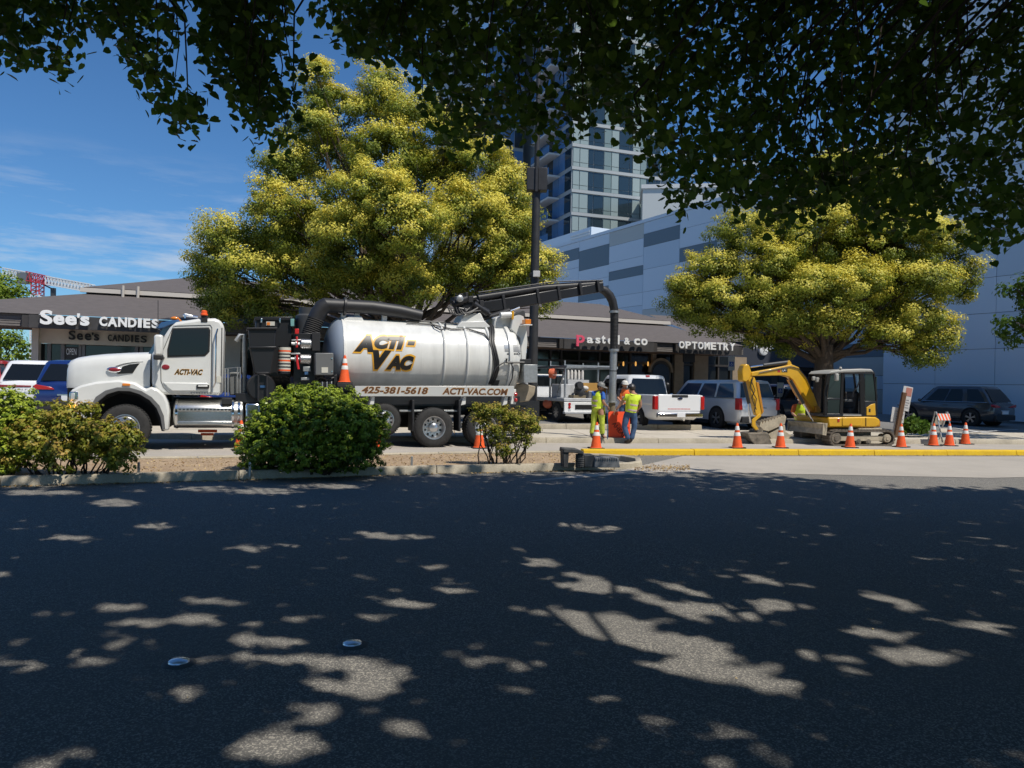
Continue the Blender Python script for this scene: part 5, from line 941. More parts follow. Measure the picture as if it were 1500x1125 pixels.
# partly hidden behind the suction tube
g = gnd(909, 640, .14); g = Vector((at(914.5, 600, 26.2).x, 26.2, .14))
person('worker in pale hard hat and orange vest half hidden behind the man in jeans', g, 0, dict(pelvis=(0, 0, .94), chest=(-.01, 0, 1.34), neck=(0, 0, 1.5), head=(0, -.02, 1.61), face=(.2, -1, -.2), ls=(-.19, 0, 1.41), le=(-.24, -.06, 1.14), lw=(-.14, -.25, 1.02), rs=(.19, 0, 1.41), re=(.24, -.06, 1.14), rw=(.14, -.25, 1.02), lh=(-.09, 0, .9), lk=(-.1, 0, .5), la=(-.11, .02, .09), lt=(-.13, -.12, .04), rh=(.09, 0, .9), rk=(.1, 0, .5), ra=(.11, .02, .09), rt=(.13, -.12, .04)), 'helmet_dark', 'jeans', 'boots', 'helmet_white', vest='shirt_orange')
# kneeling behind the blade
g = Vector((at(1169, 640, 25.6).x, 25.6, .14))
person('kneeling worker in orange shirt and yellow vest behind the excavator blade', g, 0, dict(pelvis=(.03, .0, .52), chest=(.02, -.1, .92), neck=(.0, -.14, 1.1), head=(.0, -.19, 1.21), face=(-.25, -.9, -.35), ls=(.22, -.06, .98), le=(.3, -.2, .74), lw=(.2, -.42, .66), rs=(-.19, -.08, .98), re=(-.28, -.2, .74), rw=(-.2, -.42, .62), lh=(.12, .0, .48), lk=(.2, -.42, .5), la=(.2, -.36, .1), lt=(.2, -.5, .04), rh=(-.07, .0, .48), rk=(-.12, -.4, .1), ra=(-.1, .02, .1), rt=(-.1, .14, .05)), 'shirt_orange', 'hivis_trousers', 'boots', 'helmet_white', vest='hivis', skinm='skin', sleeves=.48)
# ================================================ parked vehicles (own axes: x across, y forward, z up; origin under the rear bumper)
mat('car_white', (.74, .75, .76), .3, coat=.6); mat('car_silver', (.66, .69, .73), .3, .3, coat=.6); mat('car_graphite', (.07, .08, .095), .25, .4, coat=.8); mat('car_blue', (.012, .035, .17), .25, .3, coat=.8); mat('car_slate', (.13, .17, .2), .25, .5, coat=.8); mat('car_red', (.35, .015, .02), .3, coat=.7); mat('car_navy', (.01, .015, .05), .3, coat=.6)
def wheel_ob(par, x, y, r, side, rimr=.62, spokes=5):
    wh = bpy.data.objects.new('wheel', None); COL.objects.link(wh); wh.parent = par; wh.location = (x, y, r); M = RY(R(90)) if side > 0 else RY(R(-90)); w = .24
    MB().lathe([(r*rimr, .0), (r*.78, .012), (r*.93, .004), (r, -.03), (r, -w+.03), (r*.93, -w), (r*.5, -w)], M, 28).build('tyre', 'rubber', wh)
    rim = MB().lathe([(r*rimr*1.02, .004), (r*rimr*.94, .008), (r*rimr*.88, -.05), (.001, -.06)], M, 28).build('rim', 'dark_grey', wh)
    for k in range(spokes):
        a = 2*math.pi*k/spokes
        for d in (-.13, .13): MB().bar(M @ RZ(a+d*.6) @ Vector((.03, 0, .0)), M @ RZ(a+d) @ Vector((r*rimr*.93, 0, -.004)), .034, .02, M.to_3x3() @ Vector((0, 0, 1))).build('spoke', 'alloy', rim)
    MB().lathe([(.001, .008), (.05, .004), (.06, -.03)], M, 14).build('hub_cap', 'alloy', wh); return wh
def car(name, label, cat, pos, yaw, paint, L=4.7, Wd=1.9, H=1.7, belt=1.05, hood=1.0, hoodl=1.25, ws=.75, rs=.35, roofw=.76, clr=.24, wr=.36, wb=(.95, 3.75), group=None, lights='wide', plate=True, pillars=((.03, .3), (.32, .6), (.62, .95)), glass='glass_dark', pickup=0):
    t = thing(name, label, cat, pos, yaw, group); w = Wd/2; hz = hood
    def ring(y, zb, zt, ww, crown=.03):
        h = [(ww*.8, zb), (ww*.97, zb+.1), (ww, zb+(zt-zb)*.45), (ww*.985, zb+(zt-zb)*.72), (ww*.94, zt-.03), (ww*.84, zt), (ww*.4, zt+crown)]
        return [(x, y, z) for x, z in h]+[(-x, y, z) for x, z in h[::-1]]
    bl = belt
    st = [ring(0.0, clr+.22, bl-.12, w*.86), ring(.05, clr+.1, bl-.03, w*.93), ring(.25, clr, bl, w*.985), ring(wb[0], clr, bl, w), ring((wb[0]+wb[1])/2, clr, bl, w*.995), ring(L-hoodl, clr, bl-.02, w*.99), ring(L-hoodl*.75, clr, hz, w*.985), ring(L-.4, clr, hz-.08, w*.95), ring(L-.12, clr+.05, hz-.2, w*.88), ring(L, clr+.2, hz-.34, w*.78)]
    body = MB().loft(st).build('body', paint, t, smooth=50)
    y0b, y1b = (pickup if pickup else .12), L-hoodl+.1; y0t, y1t = y0b+rs, y1b-ws; wbz, wt = w*.93, w*roofw; zb, zt = bl-.02, H
    def gring(v):
        e = v**1.25; a, b = y0b+(y0t-y0b)*e, y1b+(y1t-y1b)*v; ww = wbz+(wt-wbz)*v; z = zb+(zt-zb)*v; c = .1
        return [(ww, a+c, z), (ww, b-c*1.5, z), (ww*.9, b-.03, z), (ww*.4, b+.03, z), (-ww*.4, b+.03, z), (-ww*.9, b-.03, z), (-ww, b-c*1.5, z), (-ww, a+c, z), (-ww*.92, a+.02, z), (-ww*.4, a-.02, z), (ww*.4, a-.02, z), (ww*.92, a+.02, z)]
    gr = [gring(v) for v in (0, .5, .88)]; top = [(x*.96, y, zt-.015) for x, y, z in gring(1)]; rf = [(x*.72, (y-(y0t+y1t)/2)*.9+(y0t+y1t)/2, zt+.015) for x, y, z in gring(1)]
    MB().loft(gr+[top, rf]).build('cabin', paint, t, smooth=50)
    def side_p(s, u, v):
        e = v**1.25; a, b = y0b+(y0t-y0b)*e+.1, y1b+(y1t-y1b)*v-.15; return Vector((s*(wbz+(wt-wbz)*v+.006), a+(b-a)*u, zb+(zt-zb)*v))
    for s in (-1, 1):
        for a, b in pillars:
            MB().add([side_p(s, a, .08), side_p(s, b, .08), side_p(s, b, .5), side_p(s, b-.01, .82), side_p(s, a+.01, .82), side_p(s, a, .5)], [(0, 1, 2, 5), (5, 2, 3, 4)]).build('side_window', glass, t)
        MB().tube([side_p(s, .02, .05), side_p(s, .98, .05)], .012, 6).build('window_trim', 'chrome' if paint in ('car_graphite',) else 'black_plastic', t)
        for a, b in pillars[:2] if len(pillars) > 2 else pillars: p = Vector((s*(w*.995+.01), y0b+(y1b-y0b)*b-.12, bl-.14)); MB().box(p.x-.012, p.x+.012, p.y-.1, p.y+.1, p.z-.012, p.z+.014).build('door_handle', paint, t, bevel=.005)
        MB().ell((s*(w+.08), y1b-ws*.25, bl+.06), (.1, .07, .07)).build('wing_mirror', paint, t)
        for y in wb:
            ar = MB().lathe([(.001, .0), (wr*1.14, .0), (wr*1.14, -.2)], TR(s*(w*.995+.004), y, wr+.03) @ (RY(R(90)) if s > 0 else RY(R(-90))), 26).build('wheel_arch', 'dark_void', t)
            wheel_ob(t, s*(w+.012), y, wr, s)
        MB().box(s*w*.96-.03, s*w*.96+.03, wb[0]+wr*1.2, wb[1]-wr*1.2, clr-.05, clr+.08).build('sill', 'black_plastic', t)
    def rear_p(u, v, d=.0):
        e = v**1.25; a = y0b+(y0t-y0b)*e; ww = (wbz+(wt-wbz)*v)*.88; return Vector((u*ww, a-.024-d, zb+(zt-zb)*v))
    MB().add([rear_p(-1, .1), rear_p(1, .1), rear_p(.96, .5), rear_p(.92, .84), rear_p(-.92, .84), rear_p(-.96, .5)], [(0, 1, 2, 5), (5, 2, 3, 4)]).build('rear_window', glass, t)
    def front_p(u, v): b = y1b+(y1t-y1b)*v; ww = (wbz+(wt-wbz)*v)*.9; return Vector((u*ww, b+.036-.04*abs(u)**3, zb+(zt-zb)*v+.012))
    k = (-1, -.5, 0, .5, 1); MB().loft([[front_p(u, .04) for u in k], [front_p(u*.96, .86) for u in k]], False, False).build('windshield', glass, t)
    if not pickup:
        for s in (-1, 1):
            if lights == 'wide': MB().prism([(s*w*.42, bl-.2), (s*w*.88, bl-.2), (s*w*.95, bl-.12), (s*w*.9, bl-.06), (s*w*.5, bl-.13)], -.03, .14).build('tail_light', 'red_lens', t, bevel=.01)
            elif lights == 'bar': MB().prism([(s*.02, bl-.15), (s*w*.9, bl-.17), (s*w*.96, bl-.1), (s*.02, bl-.11)], -.02, .14).build('tail_light', 'emblem_red', t, bevel=.008)
            else: MB().prism([(s*w*.8, bl-.42), (s*w*.97, bl-.42), (s*w*.97, bl+.02), (s*w*.84, bl+.02)], -.02, .22).build('tail_light', 'red_lens', t, bevel=.01)
        MB().box(-w*.84, w*.84, -.05, .1, clr+.06, clr+.3).build('rear_bumper', 'black_plastic', t, bevel=.03)
        MB().box(-.24, .24, -.035, .02, bl-.5, bl-.36).build('number_plate', 'plate', t, bevel=.005); MB().box(-.34, .34, -.02, .05, bl-.36, bl-.32).build('plate_trim', 'chrome', t)
    # nose: grille, lamps, badge ring, plate
    MB().prism([(-w*.5, clr+.2), (w*.5, clr+.2), (w*.58, hz-.34), (w*.45, hz-.24), (-w*.45, hz-.24), (-w*.58, hz-.34)], L-.06, L+.02).build('grille', 'black_plastic', t, bevel=.02); MB().box(-.16, .16, L+.02, L+.03, clr+.24, clr+.36).build('front_plate', 'plate', t); MB().lathe([(.05, 0), (.075, .012), (.09, 0)], TR(0, L+.022, hz-.34) @ RX(R(-90)), 16).build('badge', 'chrome', t)
    for s in (-1, 1): MB().prism([(s*w*.52, hz-.3), (s*w*.84, hz-.26), (s*w*.86, hz-.17), (s*w*.6, hz-.22)], L-.22, L-.02).build('headlight', 'clear_lens', t, bevel=.01)
    return t
HV = R(22)
def spot(px, Z): x = at(px, 560, Z).x; return (x, Z, lotz(x, Z))
c = car('parked_suv', 'white suv seen from behind with full-width tail light bar, beside the candy shop', 'suv', spot(47, 22.6), HV, 'car_white', 4.7, 1.95, 1.72, 1.08, lights='bar', rs=.5)
text('INFINITI', 'tailgate_lettering', 'grey_steel', c, (-.42, -.045, .82), fit=(.84, .05), spacing=1.3)
car('parked_suv', 'deep blue suv with red tail light in front of the truck hood', 'suv', spot(105, 20.6), HV, 'car_blue', 4.6, 1.9, 1.66, 1.05, lights='wide', rs=.6)
car('parked_suv', 'bright blue suv glimpsed in the gap behind the truck cab', 'suv', spot(336, 24.3), HV, 'car_blue', 4.5, 1.85, 1.66, 1.05, lights='wide', rs=.5)
car('parked_car', 'red car cut off by the picture edge beside the white suv', 'car', spot(-52, 22.0), HV, 'car_red', 4.6, 1.85, 1.6, 1.0)
car('parked_car', 'white saloon parked beyond the white suv with the tail light bar', 'car', spot(4, 27.), HV, 'car_white', 4.6, 1.8, 1.5, .95, rs=.8, ws=.9)
car('parked_suv', 'long pale silver suv with upright tail lights beside the pickup', 'suv', spot(1113, 28.6), R(24), 'car_silver', 5.6, 2.04, 1.9, 1.2, hood=1.2, hoodl=1.45, rs=.22, roofw=.8, wr=.41, wb=(1.25, 4.4), lights='tall', pillars=((.03, .3), (.33, .6), (.63, .95)), glass='glass_blue')
car('parked_car', 'slate grey car facing the street beneath the excavator boom', 'car', Vector(spot(1150, 35.2)), R(22+180-8), 'car_slate', 4.6, 1.85, 1.55, 1.0, hood=.98, rs=.9, ws=1.0, clr=.22)
car('parked_suv', 'pale grey suv with red tail light behind the slate grey car', 'suv', spot(1106, 35.5), HV, 'car_silver', 4.6, 1.85, 1.65, 1.05)
car('parked_suv', 'navy suv in shade under the street tree', 'suv', spot(1172, 36.5), HV, 'car_navy', 4.6, 1.85, 1.65, 1.05)
car('parked_suv', 'dark graphite suv with five-spoke wheels parked along the blue clad wall', 'suv', spot(1473, 33.6), R(30), 'car_graphite', 4.6, 1.93, 1.82, 1.08, hood=1.06, hoodl=1.2, rs=.55, wr=.39, wb=(.98, 3.9), lights='wide', pillars=((.05, .3), (.38, .64), (.66, .94)))
# white pickup with open bed
p = spot(996, 26.9); pk = car('pickup_truck', 'white pickup truck with red tail lights and chrome bumper seen from behind', 'pickup truck', p, R(22), 'car_white', 6.2, 2.03, 2.02, 1.22, hood=1.32, hoodl=1.55, ws=.75, rs=.12, roofw=.8, clr=.4, wr=.42, wb=(1.2, 5.0), pickup=2.05, pillars=((.05, .45), (.5, .95)))
for s in (-1, 1): MB().box(s*.99-.06, s*.99+.06, .06, 2.05, .95, 1.3).build('bed_side', 'car_white', pk, bevel=.03); MB().box(s*.985-.075, s*.985+.075, -.03, .14, .78, 1.26).build('tail_light', 'red_lens', pk, bevel=.02)
MB().box(-.9, .9, -.02, .06, .72, 1.32).build('tailgate', 'car_white', pk, bevel=.03); MB().box(-.34, .34, -.035, .0, 1.22, 1.31).build('handle_trim', 'black_plastic', pk, bevel=.01); MB().box(-.95, .95, -.12, .05, .5, .66).build('rear_bumper', 'chrome', pk, bevel=.03); MB().box(-.17, .17, -.13, -.11, .52, .66).build('number_plate', 'plate', pk); MB().ell((0, -.035, 1.18), (.11, .015, .045)).build('oval_badge', 'car_navy', pk)
for i in range(16): MB().box(-.5+i*.06, -.46+i*.06, -.024, -.019, .79, .82).build('red_print', 'red_paint', pk, smooth=0)
MB().tube([(0, -.1, .42), (0, -.28, .42), (0, -.3, .5)], .035, 8).build('tow_hitch', 'chrome', pk); MB().box(-.08, .08, 2.12, 2.18, 1.96, 2.02).build('third_brake_light', 'red_lens', pk); MB().box(-.9, .9, .1, 2.0, .9, .95).build('bed_floor', 'black_plastic', pk)

# ================================================ flatbed utility truck with ladder rack
mat('util_grey', (.5, .51, .52), .5, var=.12, vscale=6); mat('hose_orange', (.75, .18, .08), .6); mat('plywood', (.45, .25, .06), .7)
uo = spot(866, 30.2); U = Frame(uo, R(22)); ut = thing('utility_truck', 'flatbed utility truck with galvanised rack, orange hose coil and jumbled tools', 'truck', uo, R(22))
MB().box(-1.2, 1.2, 0, 4.2, .86, 1.0).build('flatbed_deck', 'util_grey', ut, bevel=.02); MB().box(-1.2, 1.2, -.04, .02, .45, .84).build('rear_skirt', 'white_plain', ut, bevel=.02); MB().box(-.72, .72, -.06, -.03, .56, .74).build('skirt_recess', 'dark_void', ut); MB().box(-1.25, 1.25, -.2, .0, .38, .47).build('rear_step', 'util_grey', ut, bevel=.02)
for s in (-1, 1):
    for k, z in enumerate((.76, .64)): MB().lathe([(.001, .025), (.05, .02), (.065, 0)], TR(s*.97, -.045, z) @ RX(R(90)), 14).build('tail_light', 'red_lens', ut)
    MB().lathe([(.001, .02), (.05, .015), (.06, 0)], TR(s*.97, -.045, .52) @ RX(R(90)), 14).build('reversing_light', 'clear_lens', ut)
    for y in (.8, 4.9): wheel_ob(ut, s*1.16, y, .42, s, .58, 8)
    for y in (.1, 1.5, 2.9, 4.1): MB().bar((s*1.12, y, 1.0), (s*1.12, y, 2.25), .06, .06).build('rack_post', 'galv', ut)
    MB().bar((s*1.12, -.1, 2.25), (s*1.12, 5.6, 2.25), .07, .1).build('rack_rail', 'galv', ut); MB().bar((s*1.12, .1, 2.2), (s*1.12, .75, 1.2), .05, .05).build('rack_brace', 'galv', ut)
    for y in (.15, 1.5, 2.9): MB().bar((s*1.12, y, 2.25), (s*1.12, y, 2.5), .05, .05).build('rack_stop', 'galv', ut)
for y in (.15, 1.5, 2.9, 4.1): MB().bar((-1.15, y, 2.3), (1.15, y, 2.3), .06, .06).build('rack_crossbar', 'galv', ut)
MB().box(-1.0, 1.0, 4.3, 6.2, .7, 2.0).build('cab', 'car_white', ut, bevel=.15); MB().box(-.95, .95, 6.2, 7.2, .6, 1.4).build('hood', 'car_white', ut, bevel=.12); MB().box(-.8, .8, 4.28, 4.3, 1.45, 1.9).build('rear_window', 'glass_dark', ut); MB().box(-.5, .5, .1, 6.9, .55, .8).build('frame', 'black_paint', ut)
for k in range(7): 
    M = TR(-1.16, 1.05, 1.98) @ RY(R(90)) @ RX(.1*k); MB().tube([M @ Vector((.2*math.cos(a)*(1-.03*k), .2*math.sin(a)*(1-.03*k), -.03*k)) for a in [2*math.pi*i/18 for i in range(19)]], .022, 6).build('hose_coil', 'hose_orange', ut)
MB().box(-1.1, -.5, .5, 1.4, 1.0, 1.55).build('tool_chest', 'util_grey', ut, bevel=.02); MB().box(-.2, .6, .3, .9, 1.25, 1.62).build('plywood_crate', 'plywood', ut, bevel=.01); MB().box(.0, .55, .2, .7, 1.0, 1.3).build('grey_bin', 'grey_steel', ut, bevel=.03); MB().prism([(.6, 1.0), (1.12, 1.0), (1.1, 1.55), (.85, 1.7), (.6, 1.66)], .15, .8).build('black_hopper', 'black_plastic', ut, bevel=.03)
MB().ell((-.42, .2, 1.28), (.22, .24, .28)).build('engine_block', 'dark_grey', ut); MB().lathe([(.001, .1), (.14, .1), (.17, .04), (.17, -.1)], TR(-.5, .05, 1.5) @ RX(R(80)), 16).build('air_filter', 'black_plastic', ut); MB().box(-.75, -.2, .05, .5, 1.0, 1.12).build('compressor_base', 'dull_gold', ut); MB().ell((-.15, .25, 1.4), (.16, .14, .1)).build('white_hose_bundle', 'board_white', ut)
for i in range(5): MB().lathe([(.06, 0), (.06, .32), (.035, .4), (.001, .42)], TR(-.1+i*.17, 1.9, 1.75), 12, True).build('gas_bottle', 'board_white', ut)
MB().box(-.2, .8, 1.7, 2.2, 1.0, 1.75).build('bottle_cabinet', 'util_grey', ut); MB().ell((-1.12, 1.7, .72), (.14, .4, .2)).build('under_deck_bag', 'hose_orange', ut); MB().box(-1.1, -.75, .2, 1.2, .6, .85).build('under_deck_box', 'dull_gold', ut)
MB().box(.3, .85, -.07, -.05, .9, .99).build('blue_tag', 'accessible_blue', ut)
# ================================================ vegetation
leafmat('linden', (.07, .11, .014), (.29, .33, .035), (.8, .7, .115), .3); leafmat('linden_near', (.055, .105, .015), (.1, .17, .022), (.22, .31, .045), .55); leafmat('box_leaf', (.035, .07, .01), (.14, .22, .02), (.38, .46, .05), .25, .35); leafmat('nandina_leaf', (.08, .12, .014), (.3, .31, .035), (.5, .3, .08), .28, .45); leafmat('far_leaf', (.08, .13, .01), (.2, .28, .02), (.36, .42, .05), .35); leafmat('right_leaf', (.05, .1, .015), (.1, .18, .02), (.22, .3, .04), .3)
mat('bark', (.075, .055, .04), .9, var=.35, vscale=7, bump=.8, bscale=20, stretch=(4, 4, .8)); mat('twig', (.04, .028, .02), .9)
def unit_v(n): v = nrg.normal(size=(n, 3)); return v/np.linalg.norm(v, axis=1, keepdims=True)
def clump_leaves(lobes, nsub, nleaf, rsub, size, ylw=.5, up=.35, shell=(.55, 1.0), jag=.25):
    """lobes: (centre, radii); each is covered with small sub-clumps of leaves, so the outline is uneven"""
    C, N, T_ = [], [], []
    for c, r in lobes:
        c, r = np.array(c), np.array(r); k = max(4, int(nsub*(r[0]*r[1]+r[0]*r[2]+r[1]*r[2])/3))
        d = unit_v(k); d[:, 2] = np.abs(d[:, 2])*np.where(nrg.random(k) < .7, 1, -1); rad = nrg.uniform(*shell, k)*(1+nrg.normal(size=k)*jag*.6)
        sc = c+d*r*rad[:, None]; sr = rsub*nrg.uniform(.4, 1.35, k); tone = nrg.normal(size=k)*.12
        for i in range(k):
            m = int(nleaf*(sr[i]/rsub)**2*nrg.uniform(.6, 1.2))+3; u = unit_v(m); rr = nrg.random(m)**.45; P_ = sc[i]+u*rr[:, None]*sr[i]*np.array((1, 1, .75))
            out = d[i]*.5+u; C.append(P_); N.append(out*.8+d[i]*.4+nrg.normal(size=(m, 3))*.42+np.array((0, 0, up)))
            lit_top = np.clip(rad[i]*.7+rr*u[:, 2]*.4-.3, 0, 1)*np.clip(.72+.5*d[i][2]-.15*d[i][1]+tone[i]*1.6, .1, 1.15)  # pale tops: linden bracts, and sunlight painted into the tint
            T_.append(.1+nrg.random(m)*.2+tone[i]+.1*max(0, d[i][2])+ylw*np.clip(lit_top*2.2-.08, 0, .92)*nrg.uniform(.74, 1.06, m))
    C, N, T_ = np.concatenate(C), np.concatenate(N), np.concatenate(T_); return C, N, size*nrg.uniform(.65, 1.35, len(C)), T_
def limb(mb, a, b, r0, r1, sag=.0, n=5, wob=.12):
    a, b = Vector(a), Vector(b); L = (b-a).length; P_ = []
    for i in range(n+1):
        t = i/n; p = a.lerp(b, t)+Vector((rnd.gauss(0, 1), rnd.gauss(0, 1), rnd.gauss(0, 1)))*wob*L*.12*(0 < i < n); p.z += sag*L*math.sin(math.pi*t); P_.append(p)
    mb.tube(P_, [r0+(r1-r0)*i/n for i in range(n+1)], 8); return P_
def tree(name, label, base, lobes_px, Y, dshape, lmat, trunk_r, fork_z, nsub, nleaf, rsub, size, ylw, group='street trees', extra=(), trunk_lean=(0, 0)):
    t = thing(name, label, 'tree', base, 0, group); b = Vector(base); lobes = []
    for (px, py, rx, ry, dy) in lobes_px:
        c = at(px, py, Y+dy); k = (Y+dy)/F; lobes.append((tuple(c-b), (rx*k, max(rx, ry)*k*dshape, ry*k)))
    mb = MB(); f = Vector((trunk_lean[0], trunk_lean[1], fork_z)); mb.tube([(0, 0, -.1), (0, 0, .25), f*.5, f], [trunk_r*1.35, trunk_r*1.05, trunk_r*.9, trunk_r*.8], 14); mb.build('trunk', 'bark', t)
    for c, r in lobes:
        c = Vector(c); lm = MB(); limb(lm, f-Vector((0, 0, rnd.uniform(0, .8))), f.lerp(c, .92), trunk_r*rnd.uniform(.2, .34), .02, sag=.06, wob=.25)
        for k in range(4): q = c+Vector((rnd.uniform(-.7, .7)*r[0], rnd.uniform(-.7, .7)*r[1], rnd.uniform(-.5, .7)*r[2])); limb(lm, f.lerp(c, rnd.uniform(.5, .85)), q, .04, .012, n=3)
        lm.build('limb', 'bark', t)
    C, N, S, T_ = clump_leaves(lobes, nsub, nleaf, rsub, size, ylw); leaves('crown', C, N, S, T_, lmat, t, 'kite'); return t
L1 = [(472, 135, 28, 50, 0), (455, 195, 40, 40, -.5), (500, 175, 45, 50, 1), (555, 140, 42, 48, 1.5), (600, 185, 55, 55, 1), (560, 225, 60, 45, 0), (655, 210, 55, 60, 1.5), (700, 260, 55, 60, 1), (420, 255, 45, 45, -.5), (545, 300, 80, 62, -2.6), (590, 340, 72, 62, -2.8), (520, 355, 70, 58, -2.2), (400, 310, 52, 50, -1), (340, 355, 52, 45, -.5), (312, 395, 34, 50, 0), (370, 400, 55, 50, -1), (345, 440, 45, 32, .2), (395, 452, 42, 24, -.2), (305, 425, 26, 36, .3), (330, 460, 30, 16, .2), (440, 330, 55, 55, -1.6), (440, 405, 60, 40, -1), (520, 415, 60, 34, -1), (595, 420, 62, 36, -1.2), (680, 330, 62, 62, -.5), (735, 350, 55, 62, .3), (720, 405, 55, 45, .2), (775, 400, 42, 52, .8), (795, 435, 26, 30, 1), (745, 290, 42, 50, 1), (655, 405, 52, 35, .2), (475, 250, 55, 50, 2.5), (620, 270, 70, 60, 3), (700, 400, 60, 60, 4), (430, 370, 70, 50, 3), (560, 390, 80, 55, 3.2)]
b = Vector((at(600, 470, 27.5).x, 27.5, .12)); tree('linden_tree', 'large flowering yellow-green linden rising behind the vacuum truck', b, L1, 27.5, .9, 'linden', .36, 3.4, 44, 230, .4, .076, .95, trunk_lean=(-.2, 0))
L2 = [(1040, 400, 48, 34, 0), (1015, 440, 34, 36, .3), (1065, 445, 62, 36, -.6), (1128, 400, 45, 45, -1.6), (1120, 450, 45, 38, -1.4), (1190, 345, 75, 70, 0), (1105, 350, 70, 50, .5), (1280, 360, 80, 65, 0), (1190, 430, 55, 42, -2), (1245, 425, 60, 45, -1.8), (1330, 350, 60, 55, -.5), (1385, 360, 45, 40, 0), (1410, 410, 30, 36, 0), (1340, 420, 60, 45, -.8), (1340, 470, 58, 30, -.5), (1372, 500, 32, 26, -.3), (1345, 515, 34, 22, -.4), (1300, 495, 40, 26, -.8), (1012, 462, 30, 22, .2), (1045, 478, 34, 15, 0), (1112, 496, 26, 16, .2), (1000, 425, 26, 30, .2), (1160, 470, 46, 24, -1.6), (1215, 475, 40, 22, -1.8), (1095, 474, 45, 18, 0), (1150, 500, 36, 22, .5), (1240, 270, 80, 55, .5), (1320, 300, 70, 45, .5), (1290, 450, 60, 34, 1.5), (1165, 400, 70, 50, 2), (1250, 380, 90, 60, 2.5)]
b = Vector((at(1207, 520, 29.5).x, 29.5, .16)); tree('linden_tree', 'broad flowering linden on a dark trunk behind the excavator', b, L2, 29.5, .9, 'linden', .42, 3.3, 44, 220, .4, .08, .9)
L3 = [(1495, 430, 26, 24, 0), (1485, 475, 30, 28, -.3), (1510, 505, 34, 22, 0), (1540, 450, 45, 60, 0), (1600, 400, 80, 70, 0), (1580, 330, 70, 50, .5)]
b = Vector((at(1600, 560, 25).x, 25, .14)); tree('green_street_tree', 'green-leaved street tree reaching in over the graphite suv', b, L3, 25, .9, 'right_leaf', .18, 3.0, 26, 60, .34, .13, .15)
L4 = [(12, 420, 26, 26, 0), (0, 450, 42, 28, 0), (28, 442, 18, 20, 0), (-40, 430, 50, 50, 0)]
b = Vector((at(-4, 560, 60).x, 60, .4)); tree('bright_far_tree', 'bright green tree rising above the candy shop eave', b, L4, 60, .9, 'far_leaf', .3, 4.5, 7, 60, .8, .26, .35, 'far trees')
L5 = [(10, 500, 26, 16, 0), (32, 508, 16, 16, 0), (-10, 515, 30, 20, 0), (20, 530, 30, 14, 0)]
b = Vector((at(14, 560, 45).x, 45, .4)); tree('bright_far_tree', 'bright green tree seen beneath the candy shop eave', b, L5, 45, .9, 'far_leaf', .2, 1.8, 9, 60, .6, .2, .3, 'far trees')
L6 = [(660, 412, 16, 14, 0), (672, 425, 12, 10, 0), (640, 418, 14, 12, 0)]
b = Vector((at(658, 560, 48).x, 48, .4)); tree('bright_far_tree', 'small bright tree showing above the arcade roof', b, L6, 48, .9, 'far_leaf', .15, 5, 9, 60, .6, .2, .3, 'far trees')

# ------------------------------------------------ median shrubs
def shrub(name, label, px, py, lobes, lmat, nsub, nleaf, rsub, size, ylw, stems=(), shape='oval', shell=(.6, 1.), z0=.1, fillers=True, group='median shrubs'):
    b = gnd(px, py, z0); t = thing(name, label, 'shrub', b, 0, group); lb = []
    for (x, y, rx, ry, dy) in lobes: c = at(x, y, b.y+dy); k = (b.y+dy)/F; lb.append((tuple(c-b), (rx*k, (rx+ry)/2*k, ry*k)))
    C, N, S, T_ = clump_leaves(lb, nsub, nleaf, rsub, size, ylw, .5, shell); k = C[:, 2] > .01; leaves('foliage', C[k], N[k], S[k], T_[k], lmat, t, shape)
    for i, (c, r) in enumerate(lb):
        for j in range(3 if stems else 1):
            mb = MB(); a = Vector((rnd.gauss(0, .1)+(c[0]*.5), rnd.gauss(0, .08)+c[1]*.6, -.05)); limb(mb, a, Vector(c)+Vector((rnd.uniform(-.5, .5)*r[0], 0, rnd.uniform(-.2, .5)*r[2])), .016 if stems else .03, .005, n=5, wob=.35); mb.build('stem', 'twig', t)
    return t
shrub('clipped_shrub', 'dense rounded dark green clipped shrub in front of the equipment deck', 458, 690, [(458, 632, 82, 58, 0), (400, 650, 48, 42, 0), (518, 640, 46, 48, 0), (455, 600, 60, 30, 0), (440, 660, 80, 30, -.15), (500, 665, 55, 25, -.1), (380, 665, 28, 24, 0), (545, 625, 20, 25, 0)], 'box_leaf', 1500, 30, .06, .042, .6, shell=(.88, 1.02))
shrub('clipped_shrub', 'pale green rounded shrub at the left picture edge', 5, 694, [(0, 610, 52, 38, 0), (-30, 640, 60, 50, 0), (30, 630, 30, 30, .1), (-10, 665, 60, 30, -.1)], 'box_leaf', 1400, 30, .06, .042, 1.1, shell=(.88, 1.02))
shrub('red_tipped_shrub', 'loose yellow-green shrub with reddish tips in front of the truck nose', 100, 697, [(95, 610, 30, 22, 0), (60, 640, 50, 34, 0), (120, 635, 45, 36, 0), (165, 645, 40, 34, 0), (30, 655, 34, 28, 0), (90, 665, 60, 28, -.1), (175, 672, 30, 20, -.1), (15, 670, 28, 22, 0), (130, 600, 18, 12, .1), (190, 640, 18, 18, 0)], 'nandina_leaf', 800, 24, .085, .055, .5, stems=True, shell=(.45, 1.05), shape='kite')
shrub('twiggy_shrub', 'small airy twiggy shrub of yellow-green leaves near the rear wheels', 740, 682, [(718, 602, 26, 15, 0), (708, 618, 18, 20, .05), (768, 620, 24, 20, 0), (745, 612, 22, 14, .1), (728, 635, 20, 18, 0), (762, 640, 22, 18, -.05), (782, 625, 10, 12, 0), (740, 662, 13, 12, -.1), (700, 600, 9, 8, 0)], 'nandina_leaf', 950, 20, .085, .042, .45, stems=True, shell=(.4, 1.05), shape='kite')
